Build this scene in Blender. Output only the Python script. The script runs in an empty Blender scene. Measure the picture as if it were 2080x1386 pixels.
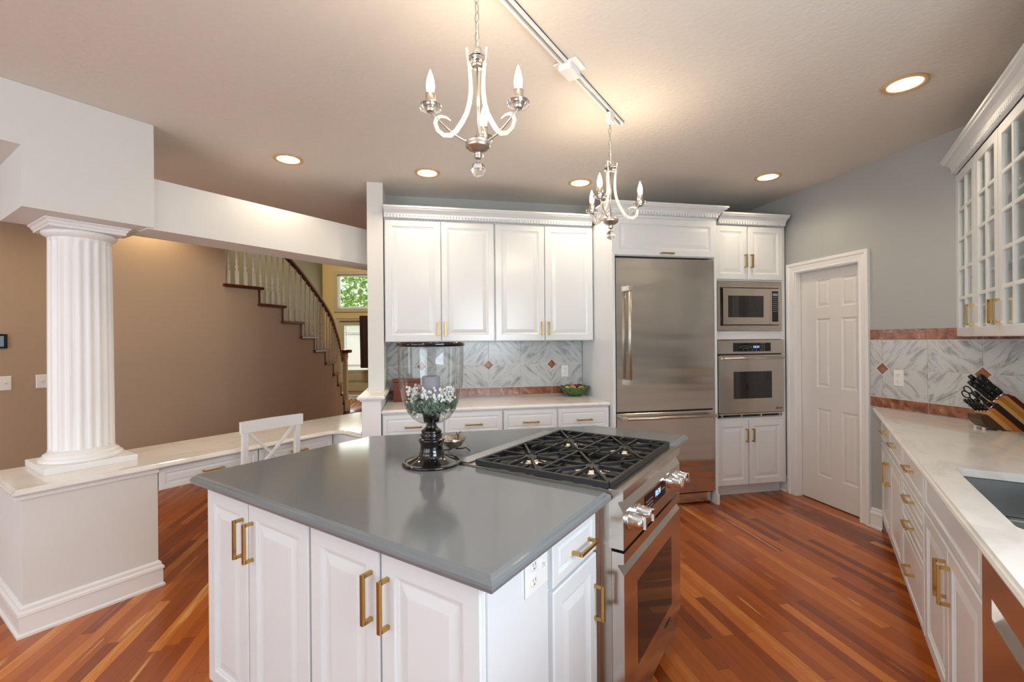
import bpy, bmesh, math, random
from mathutils import Matrix, Vector
random.seed(7)
PI = math.pi
S2 = 2 ** -.5
scene = bpy.context.scene
C = scene.collection

# ------------------------------------------------------------------ camera, world, lights, exposure
def make_camera():
    yaw, pitch, roll = math.radians(33.632), math.radians(-.071), math.radians(.479)
    f = Vector((-math.sin(yaw) * math.cos(pitch), math.cos(yaw) * math.cos(pitch), math.sin(pitch)))
    r = Vector((math.cos(yaw), math.sin(yaw), 0))
    d = f.cross(r)
    r2 = r * math.cos(roll) + d * math.sin(roll)
    d2 = -r * math.sin(roll) + d * math.cos(roll)
    cam = bpy.data.cameras.new('camera')
    cam.sensor_width = 36
    cam.lens = 933.97 / 2080 * 36
    cam.clip_start = .02
    o = bpy.data.objects.new('camera', cam)
    m = Matrix((r2, -d2, -f)).transposed().to_4x4()
    m.translation = (0, 0, 1.44)
    o.matrix_world = m
    C.objects.link(o)
    scene.camera = o
make_camera()

scene.view_settings.view_transform = 'Standard'
scene.view_settings.look = 'None'
scene.view_settings.exposure = -0.06
scene.view_settings.gamma = 1
scene.view_settings.use_curve_mapping = False

w = bpy.data.worlds.new('world')
scene.world = w
w.use_nodes = True
wn = w.node_tree.nodes
bg = wn['Background']
sky = wn.new('ShaderNodeTexSky')
sky.sky_type = 'HOSEK_WILKIE'
sky.turbidity = 4
sky.sun_direction = (-.5, -.5, .7)
mixw = wn.new('ShaderNodeMixRGB')
mixw.inputs['Fac'].default_value = .7
mixw.inputs['Color2'].default_value = (.95, .97, 1, 1)
w.node_tree.links.new(sky.outputs[0], mixw.inputs['Color1'])
w.node_tree.links.new(mixw.outputs[0], bg.inputs['Color'])
bg.inputs['Strength'].default_value = 2.0

def area(name, loc, direction, sx, sy, power, color, spread=None):
    l = bpy.data.lights.new(name, 'AREA')
    l.shape = 'RECTANGLE'; l.size = sx; l.size_y = sy
    l.energy = power; l.color = color
    if spread: l.spread = math.radians(spread)
    o = bpy.data.objects.new(name, l)
    o.location = loc
    o.rotation_euler = Vector(direction).to_track_quat('-Z', 'Y').to_euler()
    C.objects.link(o)
    return o
COOL = (.80, .91, 1.0)
WARM = (1.0, .80, .56)
# daylight entering through the windows of the room
area('daylight_rear', (-1.35, -3.28, 1.35), (0, 1, 0.06), 3.9, 2.1, 66, COOL)
area('daylight_side', (1.2, .55, 1.6), (-1, 0, -.05), 1.4, .95, 50, COOL)
area('daylight_hall', (-4.9, -3.28, 1.5), (0, 1, 0), 1.2, 2.0, 20, COOL)
area('daylight_foyer', (-10.27, 7.86, 2.79), (.554, -.833, -.15), .84, .78, 9, (.97, 1, .93))
area('daylight_door', (-10.26, 7.84, 1.28), (.554, -.833, 0), .6, 1.15, 7, (.97, 1, .97))
area('foyer_fill_light', (-8.2, 5.9, 5.0), (0, 0, -1), 1.2, 1.2, 120, (1, .9, .72))  # unseen fill light added high up to brighten the foyer, no real fixture

# ------------------------------------------------------------------ materials
def srgb(r, g, b):
    def f(c):
        c /= 255
        return c / 12.92 if c <= .04045 else ((c + .055) / 1.055) ** 2.4
    return (f(r), f(g), f(b), 1)
def P(mat):
    return mat.node_tree.nodes['Principled BSDF']
def new(name):
    m = bpy.data.materials.new(name); m.use_nodes = True
    return m, m.node_tree.nodes, m.node_tree.links, P(m)
def coords(N, L, scale=(1, 1, 1), rot=(0, 0, 0), kind='Object'):
    tc = N.new('ShaderNodeTexCoord'); mp = N.new('ShaderNodeMapping')
    mp.inputs['Scale'].default_value = scale; mp.inputs['Rotation'].default_value = rot
    L.new(tc.outputs[kind], mp.inputs['Vector'])
    return mp.outputs['Vector']
def plain(name, col, rough=.5, metal=0, bump=0, bscale=60, spec=.5, coat=0, var=.03, emit=0, emitcol=None):
    m, N, L, b = new(name)
    v = coords(N, L)
    n = N.new('ShaderNodeTexNoise'); n.inputs['Scale'].default_value = bscale if bump else 6
    n.inputs['Detail'].default_value = 4
    L.new(v, n.inputs['Vector'])
    cr = N.new('ShaderNodeValToRGB')
    c = Vector(col[:3])
    cr.color_ramp.elements[0].color = (*(c * (1 - var)), 1); cr.color_ramp.elements[0].position = .3
    cr.color_ramp.elements[1].color = (*[min(1, x) for x in c * (1 + var)], 1); cr.color_ramp.elements[1].position = .7
    L.new(n.outputs['Fac'], cr.inputs['Fac']); L.new(cr.outputs['Color'], b.inputs['Base Color'])
    b.inputs['Roughness'].default_value = rough; b.inputs['Metallic'].default_value = metal
    b.inputs['Specular IOR Level'].default_value = spec
    b.inputs['Coat Weight'].default_value = coat; b.inputs['Coat Roughness'].default_value = .08
    if bump:
        bp = N.new('ShaderNodeBump'); bp.inputs['Strength'].default_value = bump; bp.inputs['Distance'].default_value = .004
        L.new(n.outputs['Fac'], bp.inputs['Height']); L.new(bp.outputs['Normal'], b.inputs['Normal'])
    if emit:
        b.inputs['Emission Color'].default_value = emitcol or col; b.inputs['Emission Strength'].default_value = emit
    return m
def brushed(name, col, rough=.25, scale=(2, 2, 220), wave=0):
    m, N, L, b = new(name)
    v = coords(N, L, scale)
    n = N.new('ShaderNodeTexNoise'); n.inputs['Scale'].default_value = 3; n.inputs['Detail'].default_value = 5
    L.new(v, n.inputs['Vector'])
    mr = N.new('ShaderNodeMapRange'); mr.inputs['To Min'].default_value = rough - .06; mr.inputs['To Max'].default_value = rough + .08
    L.new(n.outputs['Fac'], mr.inputs['Value']); L.new(mr.outputs['Result'], b.inputs['Roughness'])
    bp = N.new('ShaderNodeBump'); bp.inputs['Strength'].default_value = .04; bp.inputs['Distance'].default_value = .002
    L.new(n.outputs['Fac'], bp.inputs['Height']); L.new(bp.outputs['Normal'], b.inputs['Normal'])
    if wave:
        v2 = coords(N, L, (.5, .5, 5)); nw = N.new('ShaderNodeTexNoise'); nw.inputs['Scale'].default_value = 1.3; nw.inputs['Detail'].default_value = 1
        L.new(v2, nw.inputs['Vector'])
        b2 = N.new('ShaderNodeBump'); b2.inputs['Strength'].default_value = wave; b2.inputs['Distance'].default_value = .02
        L.new(nw.outputs['Fac'], b2.inputs['Height']); L.new(bp.outputs['Normal'], b2.inputs['Normal']); L.new(b2.outputs['Normal'], b.inputs['Normal'])
    b.inputs['Base Color'].default_value = col; b.inputs['Metallic'].default_value = 1
    return m
def thin_glass(name, tint=(1, 1, 1, 1), refl=1.0, power=4):
    m = bpy.data.materials.new(name); m.use_nodes = True
    N, L = m.node_tree.nodes, m.node_tree.links
    N.remove(N['Principled BSDF'])
    out = N['Material Output']
    t = N.new('ShaderNodeBsdfTransparent'); t.inputs['Color'].default_value = tint
    g = N.new('ShaderNodeBsdfGlossy'); g.inputs['Roughness'].default_value = .02
    f0 = N.new('ShaderNodeLayerWeight'); f0.inputs['Blend'].default_value = .5
    f = N.new('ShaderNodeMath'); f.operation = 'POWER'; f.inputs[1].default_value = power; L.new(f0.outputs['Facing'], f.inputs[0])
    mu = N.new('ShaderNodeMath'); mu.operation = 'MULTIPLY_ADD'; mu.inputs[1].default_value = refl * .7; mu.inputs[2].default_value = .045
    mx = N.new('ShaderNodeMixShader')
    L.new(f.outputs[0], mu.inputs[0]); L.new(mu.outputs[0], mx.inputs[0])
    L.new(t.outputs[0], mx.inputs[1]); L.new(g.outputs[0], mx.inputs[2]); L.new(mx.outputs[0], out.inputs['Surface'])
    return m
def milky():
    m = bpy.data.materials.new('frosted_door_glass'); m.use_nodes = True
    N, L = m.node_tree.nodes, m.node_tree.links
    N.remove(N['Principled BSDF'])
    t = N.new('ShaderNodeBsdfTranslucent'); t.inputs['Color'].default_value = (.95, .97, .97, 1)
    r = N.new('ShaderNodeBsdfTransparent'); x = N.new('ShaderNodeMixShader'); x.inputs[0].default_value = .35
    n = N.new('ShaderNodeTexNoise'); n.inputs['Scale'].default_value = 60
    mr = N.new('ShaderNodeMapRange'); mr.inputs['To Min'].default_value = .2; mr.inputs['To Max'].default_value = .45
    L.new(n.outputs['Fac'], mr.inputs['Value']); L.new(mr.outputs['Result'], x.inputs[0])
    L.new(t.outputs[0], x.inputs[1]); L.new(r.outputs[0], x.inputs[2]); L.new(x.outputs[0], N['Material Output'].inputs['Surface'])
    return m
FLOOR_AX = ('Y', 'X')
def floor_mat():
    m, N, L, b = new('cherry_floor')
    tc = N.new('ShaderNodeTexCoord')
    mp = N.new('ShaderNodeMapping'); mp.inputs['Rotation'].default_value = (0, 0, math.radians(45))
    L.new(tc.outputs['Object'], mp.inputs['Vector'])      # boards run at 135 degrees: y of the turned frame is along them
    sp = N.new('ShaderNodeSeparateXYZ'); L.new(mp.outputs[0], sp.inputs[0])
    def mth(op, a, bb=None):
        n = N.new('ShaderNodeMath'); n.operation = op
        for i, q in enumerate((a, bb)):
            if q is None: continue
            if isinstance(q, (int, float)): n.inputs[i].default_value = q
            else: L.new(q, n.inputs[i])
        return n.outputs[0]
    across = sp.outputs[FLOOR_AX[0]]; along = sp.outputs[FLOOR_AX[1]]
    u = mth('DIVIDE', across, .0572)
    row = mth('FLOOR', u)
    wn1 = N.new('ShaderNodeTexWhiteNoise'); wn1.noise_dimensions = '1D'; L.new(row, wn1.inputs['W'])
    v = mth('ADD', mth('DIVIDE', along, 1.1), mth('MULTIPLY', wn1.outputs['Value'], 7.3))
    col = mth('FLOOR', v)
    cb = N.new('ShaderNodeCombineXYZ'); L.new(row, cb.inputs[0]); L.new(col, cb.inputs[1])
    wn2 = N.new('ShaderNodeTexWhiteNoise'); wn2.noise_dimensions = '2D'; L.new(cb.outputs[0], wn2.inputs['Vector'])
    # grain
    gv = N.new('ShaderNodeCombineXYZ')
    L.new(mth('MULTIPLY', across, 42), gv.inputs[0]); L.new(mth('MULTIPLY', along, 3.2), gv.inputs[1])
    L.new(mth('MULTIPLY', wn2.outputs['Value'], 37), gv.inputs[2])
    ng = N.new('ShaderNodeTexNoise'); ng.inputs['Scale'].default_value = 1; ng.inputs['Detail'].default_value = 6; ng.inputs['Distortion'].default_value = 1.2
    L.new(gv.outputs[0], ng.inputs['Vector'])
    ns = N.new('ShaderNodeTexNoise'); ns.inputs['Scale'].default_value = .35; ns.inputs['Detail'].default_value = 2; ns.inputs['Distortion'].default_value = .8
    L.new(gv.outputs[0], ns.inputs['Vector'])
    tone = mth('ADD', mth('MULTIPLY', wn2.outputs['Value'], .78), mth('MULTIPLY', ng.outputs['Fac'], .28))
    cr = N.new('ShaderNodeValToRGB'); e = cr.color_ramp.elements
    e[0].position = .05; e[0].color = srgb(112, 54, 20)
    e[1].position = .98; e[1].color = srgb(218, 156, 76)
    for p_, c_ in ((.3, srgb(148, 72, 26)), (.55, srgb(168, 86, 30)), (.78, srgb(184, 100, 38)), (.9, srgb(200, 118, 50))):
        k = cr.color_ramp.elements.new(p_); k.color = c_
    L.new(tone, cr.inputs['Fac'])
    # sapwood streaks inside a few boards
    sap = N.new('ShaderNodeValToRGB'); sap.color_ramp.elements[0].position = .68; sap.color_ramp.elements[1].position = .72
    L.new(ns.outputs['Fac'], sap.inputs['Fac'])
    mx = N.new('ShaderNodeMixRGB'); mx.inputs['Color2'].default_value = srgb(222, 170, 104)
    L.new(mth('MULTIPLY', sap.outputs['Color'], .7), mx.inputs['Fac']); L.new(cr.outputs['Color'], mx.inputs['Color1'])
    # joints
    fu = mth('ABSOLUTE', mth('SUBTRACT', mth('FRACT', u), .5)); fv = mth('ABSOLUTE', mth('SUBTRACT', mth('FRACT', v), .5))
    j = mth('MAXIMUM', mth('GREATER_THAN', fu, .488), mth('GREATER_THAN', fv, .4988))
    mj = N.new('ShaderNodeMixRGB'); mj.inputs['Color2'].default_value = srgb(60, 24, 12)
    L.new(mth('MULTIPLY', j, .55), mj.inputs['Fac']); L.new(mx.outputs['Color'], mj.inputs['Color1'])
    L.new(mj.outputs['Color'], b.inputs['Base Color'])
    b.inputs['Roughness'].default_value = .24
    b.inputs['Coat Weight'].default_value = .1; b.inputs['Coat Roughness'].default_value = .12
    bp = N.new('ShaderNodeBump'); bp.inputs['Strength'].default_value = .05; bp.inputs['Distance'].default_value = .001
    L.new(ng.outputs['Fac'], bp.inputs['Height']); L.new(bp.outputs['Normal'], b.inputs['Normal'])
    return m
def marble(name, c0, c1, rot, scale=3.0, contrast=(.38, .66), aniso=4.0, rough=.18, c2=None):
    m, N, L, b = new(name)
    # veins: noise stretched along one diagonal of the wall plane (x, z)
    v0 = coords(N, L, (1, 1, 1), (0, rot, 0))
    m2 = N.new('ShaderNodeMapping'); m2.inputs['Scale'].default_value = (aniso, 1, 1); L.new(v0, m2.inputs['Vector']); v = m2.outputs['Vector']
    n = N.new('ShaderNodeTexNoise'); n.inputs['Scale'].default_value = scale; n.inputs['Detail'].default_value = 9
    n.inputs['Distortion'].default_value = 1.1; n.inputs['Roughness'].default_value = .62
    L.new(v, n.inputs['Vector'])
    cr = N.new('ShaderNodeValToRGB'); e = cr.color_ramp.elements
    e[0].position = contrast[0]; e[0].color = c0; e[1].position = contrast[1]; e[1].color = c1
    if c2:
        k = cr.color_ramp.elements.new(contrast[1] + .05); k.color = c2
        k = cr.color_ramp.elements.new(min(.99, contrast[1] + .1)); k.color = c1
    L.new(n.outputs['Fac'], cr.inputs['Fac']); L.new(cr.outputs['Color'], b.inputs['Base Color'])
    b.inputs['Roughness'].default_value = rough
    return m
def wood_stripes(name, cols, width):
    m, N, L, b = new(name)
    v = coords(N, L, (1, 1, 1))
    sp = N.new('ShaderNodeSeparateXYZ'); L.new(v, sp.inputs[0])
    mr = N.new('ShaderNodeMapRange'); mr.inputs['From Min'].default_value = 0; mr.inputs['From Max'].default_value = width
    L.new(sp.outputs['Z'], mr.inputs['Value'])
    cr = N.new('ShaderNodeValToRGB'); cr.color_ramp.interpolation = 'CONSTANT'
    e = cr.color_ramp.elements; e[0].color = cols[0][1]; e[0].position = 0
    e[1].color = cols[1][1]; e[1].position = cols[1][0]
    for p_, c_ in cols[2:]:
        k = e.new(p_); k.color = c_
    L.new(mr.outputs['Result'], cr.inputs['Fac'])
    n = N.new('ShaderNodeTexNoise'); n.inputs['Scale'].default_value = 40
    v2 = coords(N, L, (.3, 1, 3)); L.new(v2, n.inputs['Vector'])
    mx = N.new('ShaderNodeMixRGB'); mx.blend_type = 'MULTIPLY'; mx.inputs['Fac'].default_value = .25
    L.new(cr.outputs['Color'], mx.inputs['Color1']); L.new(n.outputs['Color'], mx.inputs['Color2'])
    L.new(mx.outputs['Color'], b.inputs['Base Color']); b.inputs['Roughness'].default_value = .3
    return m

M = {}
M['ceiling'] = plain('ceiling_paint', srgb(222, 216, 208), .9, bump=.5, bscale=45, var=.015)
M['grey_wall'] = plain('grey_wall_paint', srgb(172, 176, 176), .8, bump=.05, bscale=180, var=.01)
M['greige'] = plain('greige_wall_paint', srgb(222, 222, 219), .75, bump=.05, bscale=180, var=.01)
M['tan_wall'] = plain('tan_wall_paint', srgb(178, 156, 134), .75, bump=.12, bscale=120, var=.015)
M['green_wall'] = plain('sage_wall_paint', srgb(112, 106, 82), .8, bump=.05, bscale=120, var=.01)
M['yellow_wall'] = plain('yellow_wall_paint', srgb(222, 196, 140), .8, bump=.05, bscale=120, var=.01)
M['trim'] = plain('white_trim_paint', srgb(238, 238, 238), .32, var=.008)
M['cabinet'] = plain('white_cabinet_lacquer', srgb(226, 230, 233), .22, var=.006, spec=.5)
M['door_white'] = plain('white_door_paint', srgb(228, 226, 224), .35, var=.006)
M['sage_door'] = plain('sage_door_paint', srgb(196, 190, 160), .5, var=.01)
M['toe'] = plain('toe_kick_board', srgb(200, 196, 190), .6)  # even off-white for toe kick boards
M['brass'] = plain('brushed_brass', srgb(196, 160, 98), .26, metal=1, var=.03)
M['chrome'] = plain('polished_chrome', srgb(225, 225, 226), .08, metal=1, var=.01)
M['nickel'] = plain('satin_nickel', srgb(208, 202, 192), .33, metal=1, var=.02)
M['scroll'] = plain('silver_white_scroll', srgb(238, 232, 222), .35, metal=.55, var=.02)
M['steel'] = brushed('brushed_steel', srgb(214, 209, 203), .2, (2, 2, 220), wave=.5)
M['steel_v'] = brushed('brushed_steel_vertical', srgb(190, 184, 176), .22, (220, 220, 2))
M['steel_sink'] = brushed('sink_steel', srgb(168, 170, 170), .3, (2, 80, 2))
M['dark_glass'] = plain('dark_oven_glass', srgb(34, 34, 33), .06, var=.01, spec=.6)
M['black_panel'] = plain('black_control_glass', srgb(12, 12, 14), .08, var=.01)
M['black_iron'] = plain('black_cast_iron', srgb(26, 26, 28), .42, bump=.1, bscale=300)
M['black_gloss'] = plain('black_gloss_lacquer', srgb(10, 10, 11), .1, var=.02, coat=.5)
M['black_plastic'] = plain('black_handle_plastic', srgb(14, 14, 15), .3)
M['quartz_white'] = marble('white_quartz', srgb(214, 212, 208), srgb(230, 228, 225), .6, 3, (.3, .5), 2.5, .12)
M['slate'] = plain('slate_grey_quartz', srgb(120, 125, 129), .1, bscale=500, var=.05, bump=.004)
M['plate'] = plain('white_plastic_plate', srgb(236, 236, 234), .35, var=.005)
M['slot'] = plain('dark_slot', srgb(60, 58, 56), .6)
M['wood_dark'] = plain('dark_cherry_stair_wood', srgb(92, 46, 26), .28, bscale=30, var=.15, coat=.3)
M['baluster'] = plain('cream_baluster_paint', srgb(236, 226, 210), .45, var=.01)
M['mat'] = marble('patterned_mat', srgb(60, 70, 60), srgb(190, 186, 160), .3, 30, (.45, .52), 1, .9)
M['floor'] = floor_mat()
VE0, VE1 = srgb(140, 144, 147), srgb(196, 199, 200)
M['marble_a'] = marble('grey_marble_rising', VE0, VE1, math.radians(42), 6, (.34, .52), 3.6)
M['marble_b'] = marble('grey_marble_falling', VE0, VE1, math.radians(-42), 6, (.34, .52), 3.6)
M['marble_red'] = marble('rust_marble', srgb(112, 62, 42), srgb(168, 112, 84), .9, 11, (.38, .62), 1.6, .2, srgb(206, 172, 142))
M['grout'] = plain('pale_grout', srgb(222, 220, 214), .8)
M['glass'] = thin_glass('clear_glass', (.97, .985, .98, 1), .9)
M['glass_vase'] = thin_glass('hurricane_glass', (.90, .915, .91, 1), 1.15, 2.6)
M['crystal'] = (lambda m: (setattr(P(m).inputs['Transmission Weight'], 'default_value', 1), setattr(P(m).inputs['IOR'], 'default_value', 1.5), m)[2])(plain('crystal', srgb(252, 252, 252), .01, var=0))
M['frosted'] = milky()
M['bulb'] = plain('lit_bulb', srgb(255, 240, 214), .4, emit=14, emitcol=(1, .84, .6, 1))
M['can'] = plain('lit_can_lamp', srgb(255, 246, 230), .4, emit=7, emitcol=(1, .9, .74, 1))
M['can_trim'] = plain('gold_can_trim', srgb(214, 172, 118), .4, var=.02)
M['candle'] = plain('grey_lavender_wax', srgb(150, 146, 158), .55, var=.02)
M['flower'] = plain('white_blossom', srgb(240, 242, 240), .6)
M['leaf'] = plain('grey_green_leaf', srgb(112, 132, 112), .55, var=.3)
M['leaf_tree'] = plain('tree_leaf', srgb(150, 186, 110), .6, var=.35)
M['bark'] = plain('bark', srgb(88, 72, 58), .8, var=.2)
M['green_ceramic'] = marble('green_leaf_ceramic', srgb(20, 56, 30), srgb(92, 128, 62), .4, 22, (.35, .65), 1.5, .12)
M['lemon'] = plain('yellow_fruit_skin', srgb(232, 190, 52), .4, var=.06)
M['peach'] = plain('orange_fruit_skin', srgb(226, 140, 66), .45, var=.12)
M['plum'] = plain('dark_red_fruit_skin', srgb(92, 22, 30), .25, var=.2)
M['cloth_dark'] = plain('dark_brown_cloth', srgb(58, 38, 30), .9, var=.1)
M['redwood'] = marble('reddish_box_wood', srgb(96, 42, 26), srgb(134, 62, 38), .2, 10, (.3, .7), 5, .35)
M['white_ceramic'] = plain('white_ceramic', srgb(226, 222, 214), .3)
M['display'] = plain('blue_clock_digits', srgb(90, 120, 255), .4, emit=2.2, emitcol=(.25, .38, 1, 1))
M['key_white'] = plain('printed_key_white', srgb(190, 190, 195), .5)
M['logo_dark'] = plain('dark_logo_metal', srgb(40, 40, 42), .4)
M['block'] = wood_stripes('striped_block_wood', [(0, srgb(214, 158, 92)), (.14, srgb(206, 120, 48)), (.3, srgb(46, 16, 12)), (.5, srgb(224, 172, 108)), (.62, srgb(196, 128, 40)), (.76, srgb(214, 150, 80)), (.87, srgb(96, 26, 16))], .16)
M['walnut'] = plain('dark_brown_cradle', srgb(74, 48, 26), .35, var=.1)
M['screen'] = plain('blue_grey_screen', srgb(90, 112, 130), .2, emit=.25, emitcol=(.3, .42, .5, 1))
M['lawn'] = plain('lawn', srgb(150, 170, 120), .9, var=.2)
M['twig'] = plain('bronze_twig', srgb(58, 40, 30), .35, metal=.6)
M['silver_leaf'] = plain('hammered_silver', srgb(170, 164, 152), .15, metal=1, bump=.8, bscale=120)

# ------------------------------------------------------------------ mesh helper
class B:
    def __init__(s):
        s.v = []; s.f = []; s.mi = []; s.cur = 0; s.T = Matrix.Identity(4); s.sm = []
        s.smooth = False
    def add(s, vs, fs):
        o = len(s.v)
        s.v += [tuple(s.T @ Vector(p)) for p in vs]
        for f in fs:
            s.f.append([i + o for i in f]); s.mi.append(s.cur); s.sm.append(s.smooth)
        return s
    def box(s, x0, y0, z0, x1, y1, z1, bev=0):
        x0, x1 = min(x0, x1), max(x0, x1); y0, y1 = min(y0, y1), max(y0, y1); z0, z1 = min(z0, z1), max(z0, z1)
        if bev <= 0:
            return s.add([(x0, y0, z0), (x1, y0, z0), (x1, y1, z0), (x0, y1, z0), (x0, y0, z1), (x1, y0, z1), (x1, y1, z1), (x0, y1, z1)],
                         [(0, 3, 2, 1), (4, 5, 6, 7), (0, 1, 5, 4), (1, 2, 6, 5), (2, 3, 7, 6), (3, 0, 4, 7)])
        b = min(bev, (x1 - x0) * .45, (y1 - y0) * .45, (z1 - z0) * .45)
        return s.stack([(x0, y0), (x1, y0), (x1, y1), (x0, y1)], [(-b, z0), (0, z0 + b), (0, z1 - b), (-b, z1)])
    def stack(s, poly, prof, cap=True, close=True):
        """loops of a CCW polygon pushed outwards by off at height z: prof = [(off, z), ...]"""
        n = len(poly); vs = []; fs = []
        for off, z in prof:
            for i in range(n):
                p = Vector(poly[i]); a = Vector(poly[i - 1]); c = Vector(poly[(i + 1) % n])
                if not close and i == 0: d1 = (c - p).normalized(); d0 = d1
                elif not close and i == n - 1: d0 = (p - a).normalized(); d1 = d0
                else: d0 = (p - a).normalized(); d1 = (c - p).normalized()
                n0 = Vector((d0.y, -d0.x)); n1 = Vector((d1.y, -d1.x))
                m = (n0 + n1)
                m = m / max(.2, (1 + n0.dot(n1)))
                q = p + m * off
                vs.append((q.x, q.y, z))
        K = len(prof)
        for k in range(K - 1):
            for i in range(n if close else n - 1):
                j = (i + 1) % n
                fs.append((k * n + i, k * n + j, (k + 1) * n + j, (k + 1) * n + i))
        if cap:
            fs.append(tuple(range(n))[::-1]); fs.append(tuple((K - 1) * n + i for i in range(n)))
        return s.add(vs, fs)
    def prism(s, poly, z0, z1):
        return s.stack(poly, [(0, z0), (0, z1)])
    def rings(s, x0, z0, x1, z1, prof, t, back=True):
        """front panel in the x-z plane: rectangles inset by i at depth y; body back at y=t"""
        vs = []; fs = []
        pr = [(0, t)] + prof
        for i, y in pr:
            vs += [(x0 + i, y, z0 + i), (x1 - i, y, z0 + i), (x1 - i, y, z1 - i), (x0 + i, y, z1 - i)]
        for k in range(len(pr) - 1):
            for i in range(4):
                j = (i + 1) % 4
                fs.append((k * 4 + i, k * 4 + j, k * 4 + 4 + j, k * 4 + 4 + i))
        k = (len(pr) - 1) * 4
        fs.append((k, k + 1, k + 2, k + 3)); fs.append((3, 2, 1, 0))
        return s.add(vs, fs)
    def lathe(s, prof, c=(0, 0), seg=24, z0=0):
        vs = []; fs = []; old = s.smooth; s.smooth = True
        for r, z in prof:
            for i in range(seg):
                a = 2 * PI * i / seg
                vs.append((c[0] + r * math.cos(a), c[1] + r * math.sin(a), z0 + z))
        for k in range(len(prof) - 1):
            for i in range(seg):
                j = (i + 1) % seg
                fs.append((k * seg + i, k * seg + j, (k + 1) * seg + j, (k + 1) * seg + i))
        if prof[0][0] > 1e-4: fs.append(tuple(range(seg))[::-1])
        if prof[-1][0] > 1e-4: fs.append(tuple((len(prof) - 1) * seg + i for i in range(seg)))
        s.add(vs, fs); s.smooth = old
        return s
    def tube(s, pts, r, seg=8, flat=None, cap=True, closed=False):
        pts = [Vector(p) for p in pts]; n = len(pts); rr = r if isinstance(r, (list, tuple)) else [r] * n
        vs = []; fs = []; up = None; old = s.smooth; s.smooth = seg > 4
        for i in range(n):
            if closed: t = (pts[(i + 1) % n] - pts[i - 1]).normalized()
            else: t = (pts[min(i + 1, n - 1)] - pts[max(i - 1, 0)]).normalized()
            if up is None:
                up = Vector((0, 0, 1)) if abs(t.z) < .9 else Vector((1, 0, 0))
            sd = t.cross(up)
            if sd.length < 1e-5: sd = t.orthogonal()
            sd.normalize(); up = sd.cross(t).normalized()
            for k in range(seg):
                a = 2 * PI * (k + (.5 if seg == 4 else 0)) / seg
                ca, sa = math.cos(a), math.sin(a)
                if flat: ca *= flat[0]; sa *= flat[1]
                vs.append(tuple(pts[i] + sd * ca * rr[i] + up * sa * rr[i]))
        for i in range(n if closed else n - 1):
            i2 = (i + 1) % n
            for k in range(seg):
                l = (k + 1) % seg
                fs.append((i * seg + k, i * seg + l, i2 * seg + l, i2 * seg + k))
        if cap and not closed:
            fs.append(tuple(range(seg))[::-1]); fs.append(tuple((n - 1) * seg + k for k in range(seg)))
        s.add(vs, fs); s.smooth = old
        return s
    def ball(s, c, r, seg=16, rings=10, sc=(1, 1, 1)):
        prof = [(max(0, r * math.sin(PI * i / rings)), -r * math.cos(PI * i / rings)) for i in range(rings + 1)]
        T = s.T.copy(); s.T = s.T @ Matrix.Translation(c) @ Matrix.Diagonal((*sc, 1))
        s.lathe([(max(p, 1e-5), z) for p, z in prof], (0, 0), seg); s.T = T
        return s
    def obj(s, name, mats, parent=None, loc=(0, 0, 0), rz=0, fix=True):
        me = bpy.data.meshes.new(name)
        me.from_pydata(s.v, [], s.f)
        for m in (mats if isinstance(mats, (list, tuple)) else [mats]): me.materials.append(M[m])
        me.polygons.foreach_set('material_index', s.mi)
        me.polygons.foreach_set('use_smooth', s.sm)
        if fix:
            bm = bmesh.new(); bm.from_mesh(me); bmesh.ops.recalc_face_normals(bm, faces=bm.faces); bm.to_mesh(me); bm.free()
        me.update()
        o = bpy.data.objects.new(name, me); C.objects.link(o)
        o.location = loc; o.rotation_euler = (0, 0, rz)
        if parent: o.parent = parent
        return o

def tag(o, label, cat, group=None):
    o['label'] = label; o['category'] = cat
    if group: o['group'] = group
    return o
def thing(name, label, cat, loc=(0, 0, 0), rz=0, group=None):
    o = bpy.data.objects.new(name, None); o.empty_display_size = .1; C.objects.link(o)
    o.location = loc; o.rotation_euler = (0, 0, rz)
    return tag(o, label, cat, group)
def struct(o):
    o['kind'] = 'structure'; return o
def ab(a, b): return ((a - b) * S2, (a + b) * S2)
R45, R90 = math.radians(45), math.radians(90)
def text(name, body, size, mat, parent, loc, rot=(R90, 0, 0), ext=.0006, shear=0):
    c = bpy.data.curves.new(name, 'FONT'); c.body = body; c.size = size; c.extrude = ext; c.shear = shear
    c.align_x = 'CENTER'; c.align_y = 'CENTER'; c.materials.append(M[mat])
    tmp = bpy.data.objects.new(name, c); C.objects.link(tmp)
    bpy.context.view_layer.update()
    me = bpy.data.meshes.new_from_object(tmp.evaluated_get(bpy.context.evaluated_depsgraph_get()))
    bpy.data.objects.remove(tmp); me.name = name
    if not me.materials: me.materials.append(M[mat])
    o = bpy.data.objects.new(name, me); C.objects.link(o); o.parent = parent; o.location = loc; o.rotation_euler = rot
    return o
def local(o, label):
    o['label'] = label; return o

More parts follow.
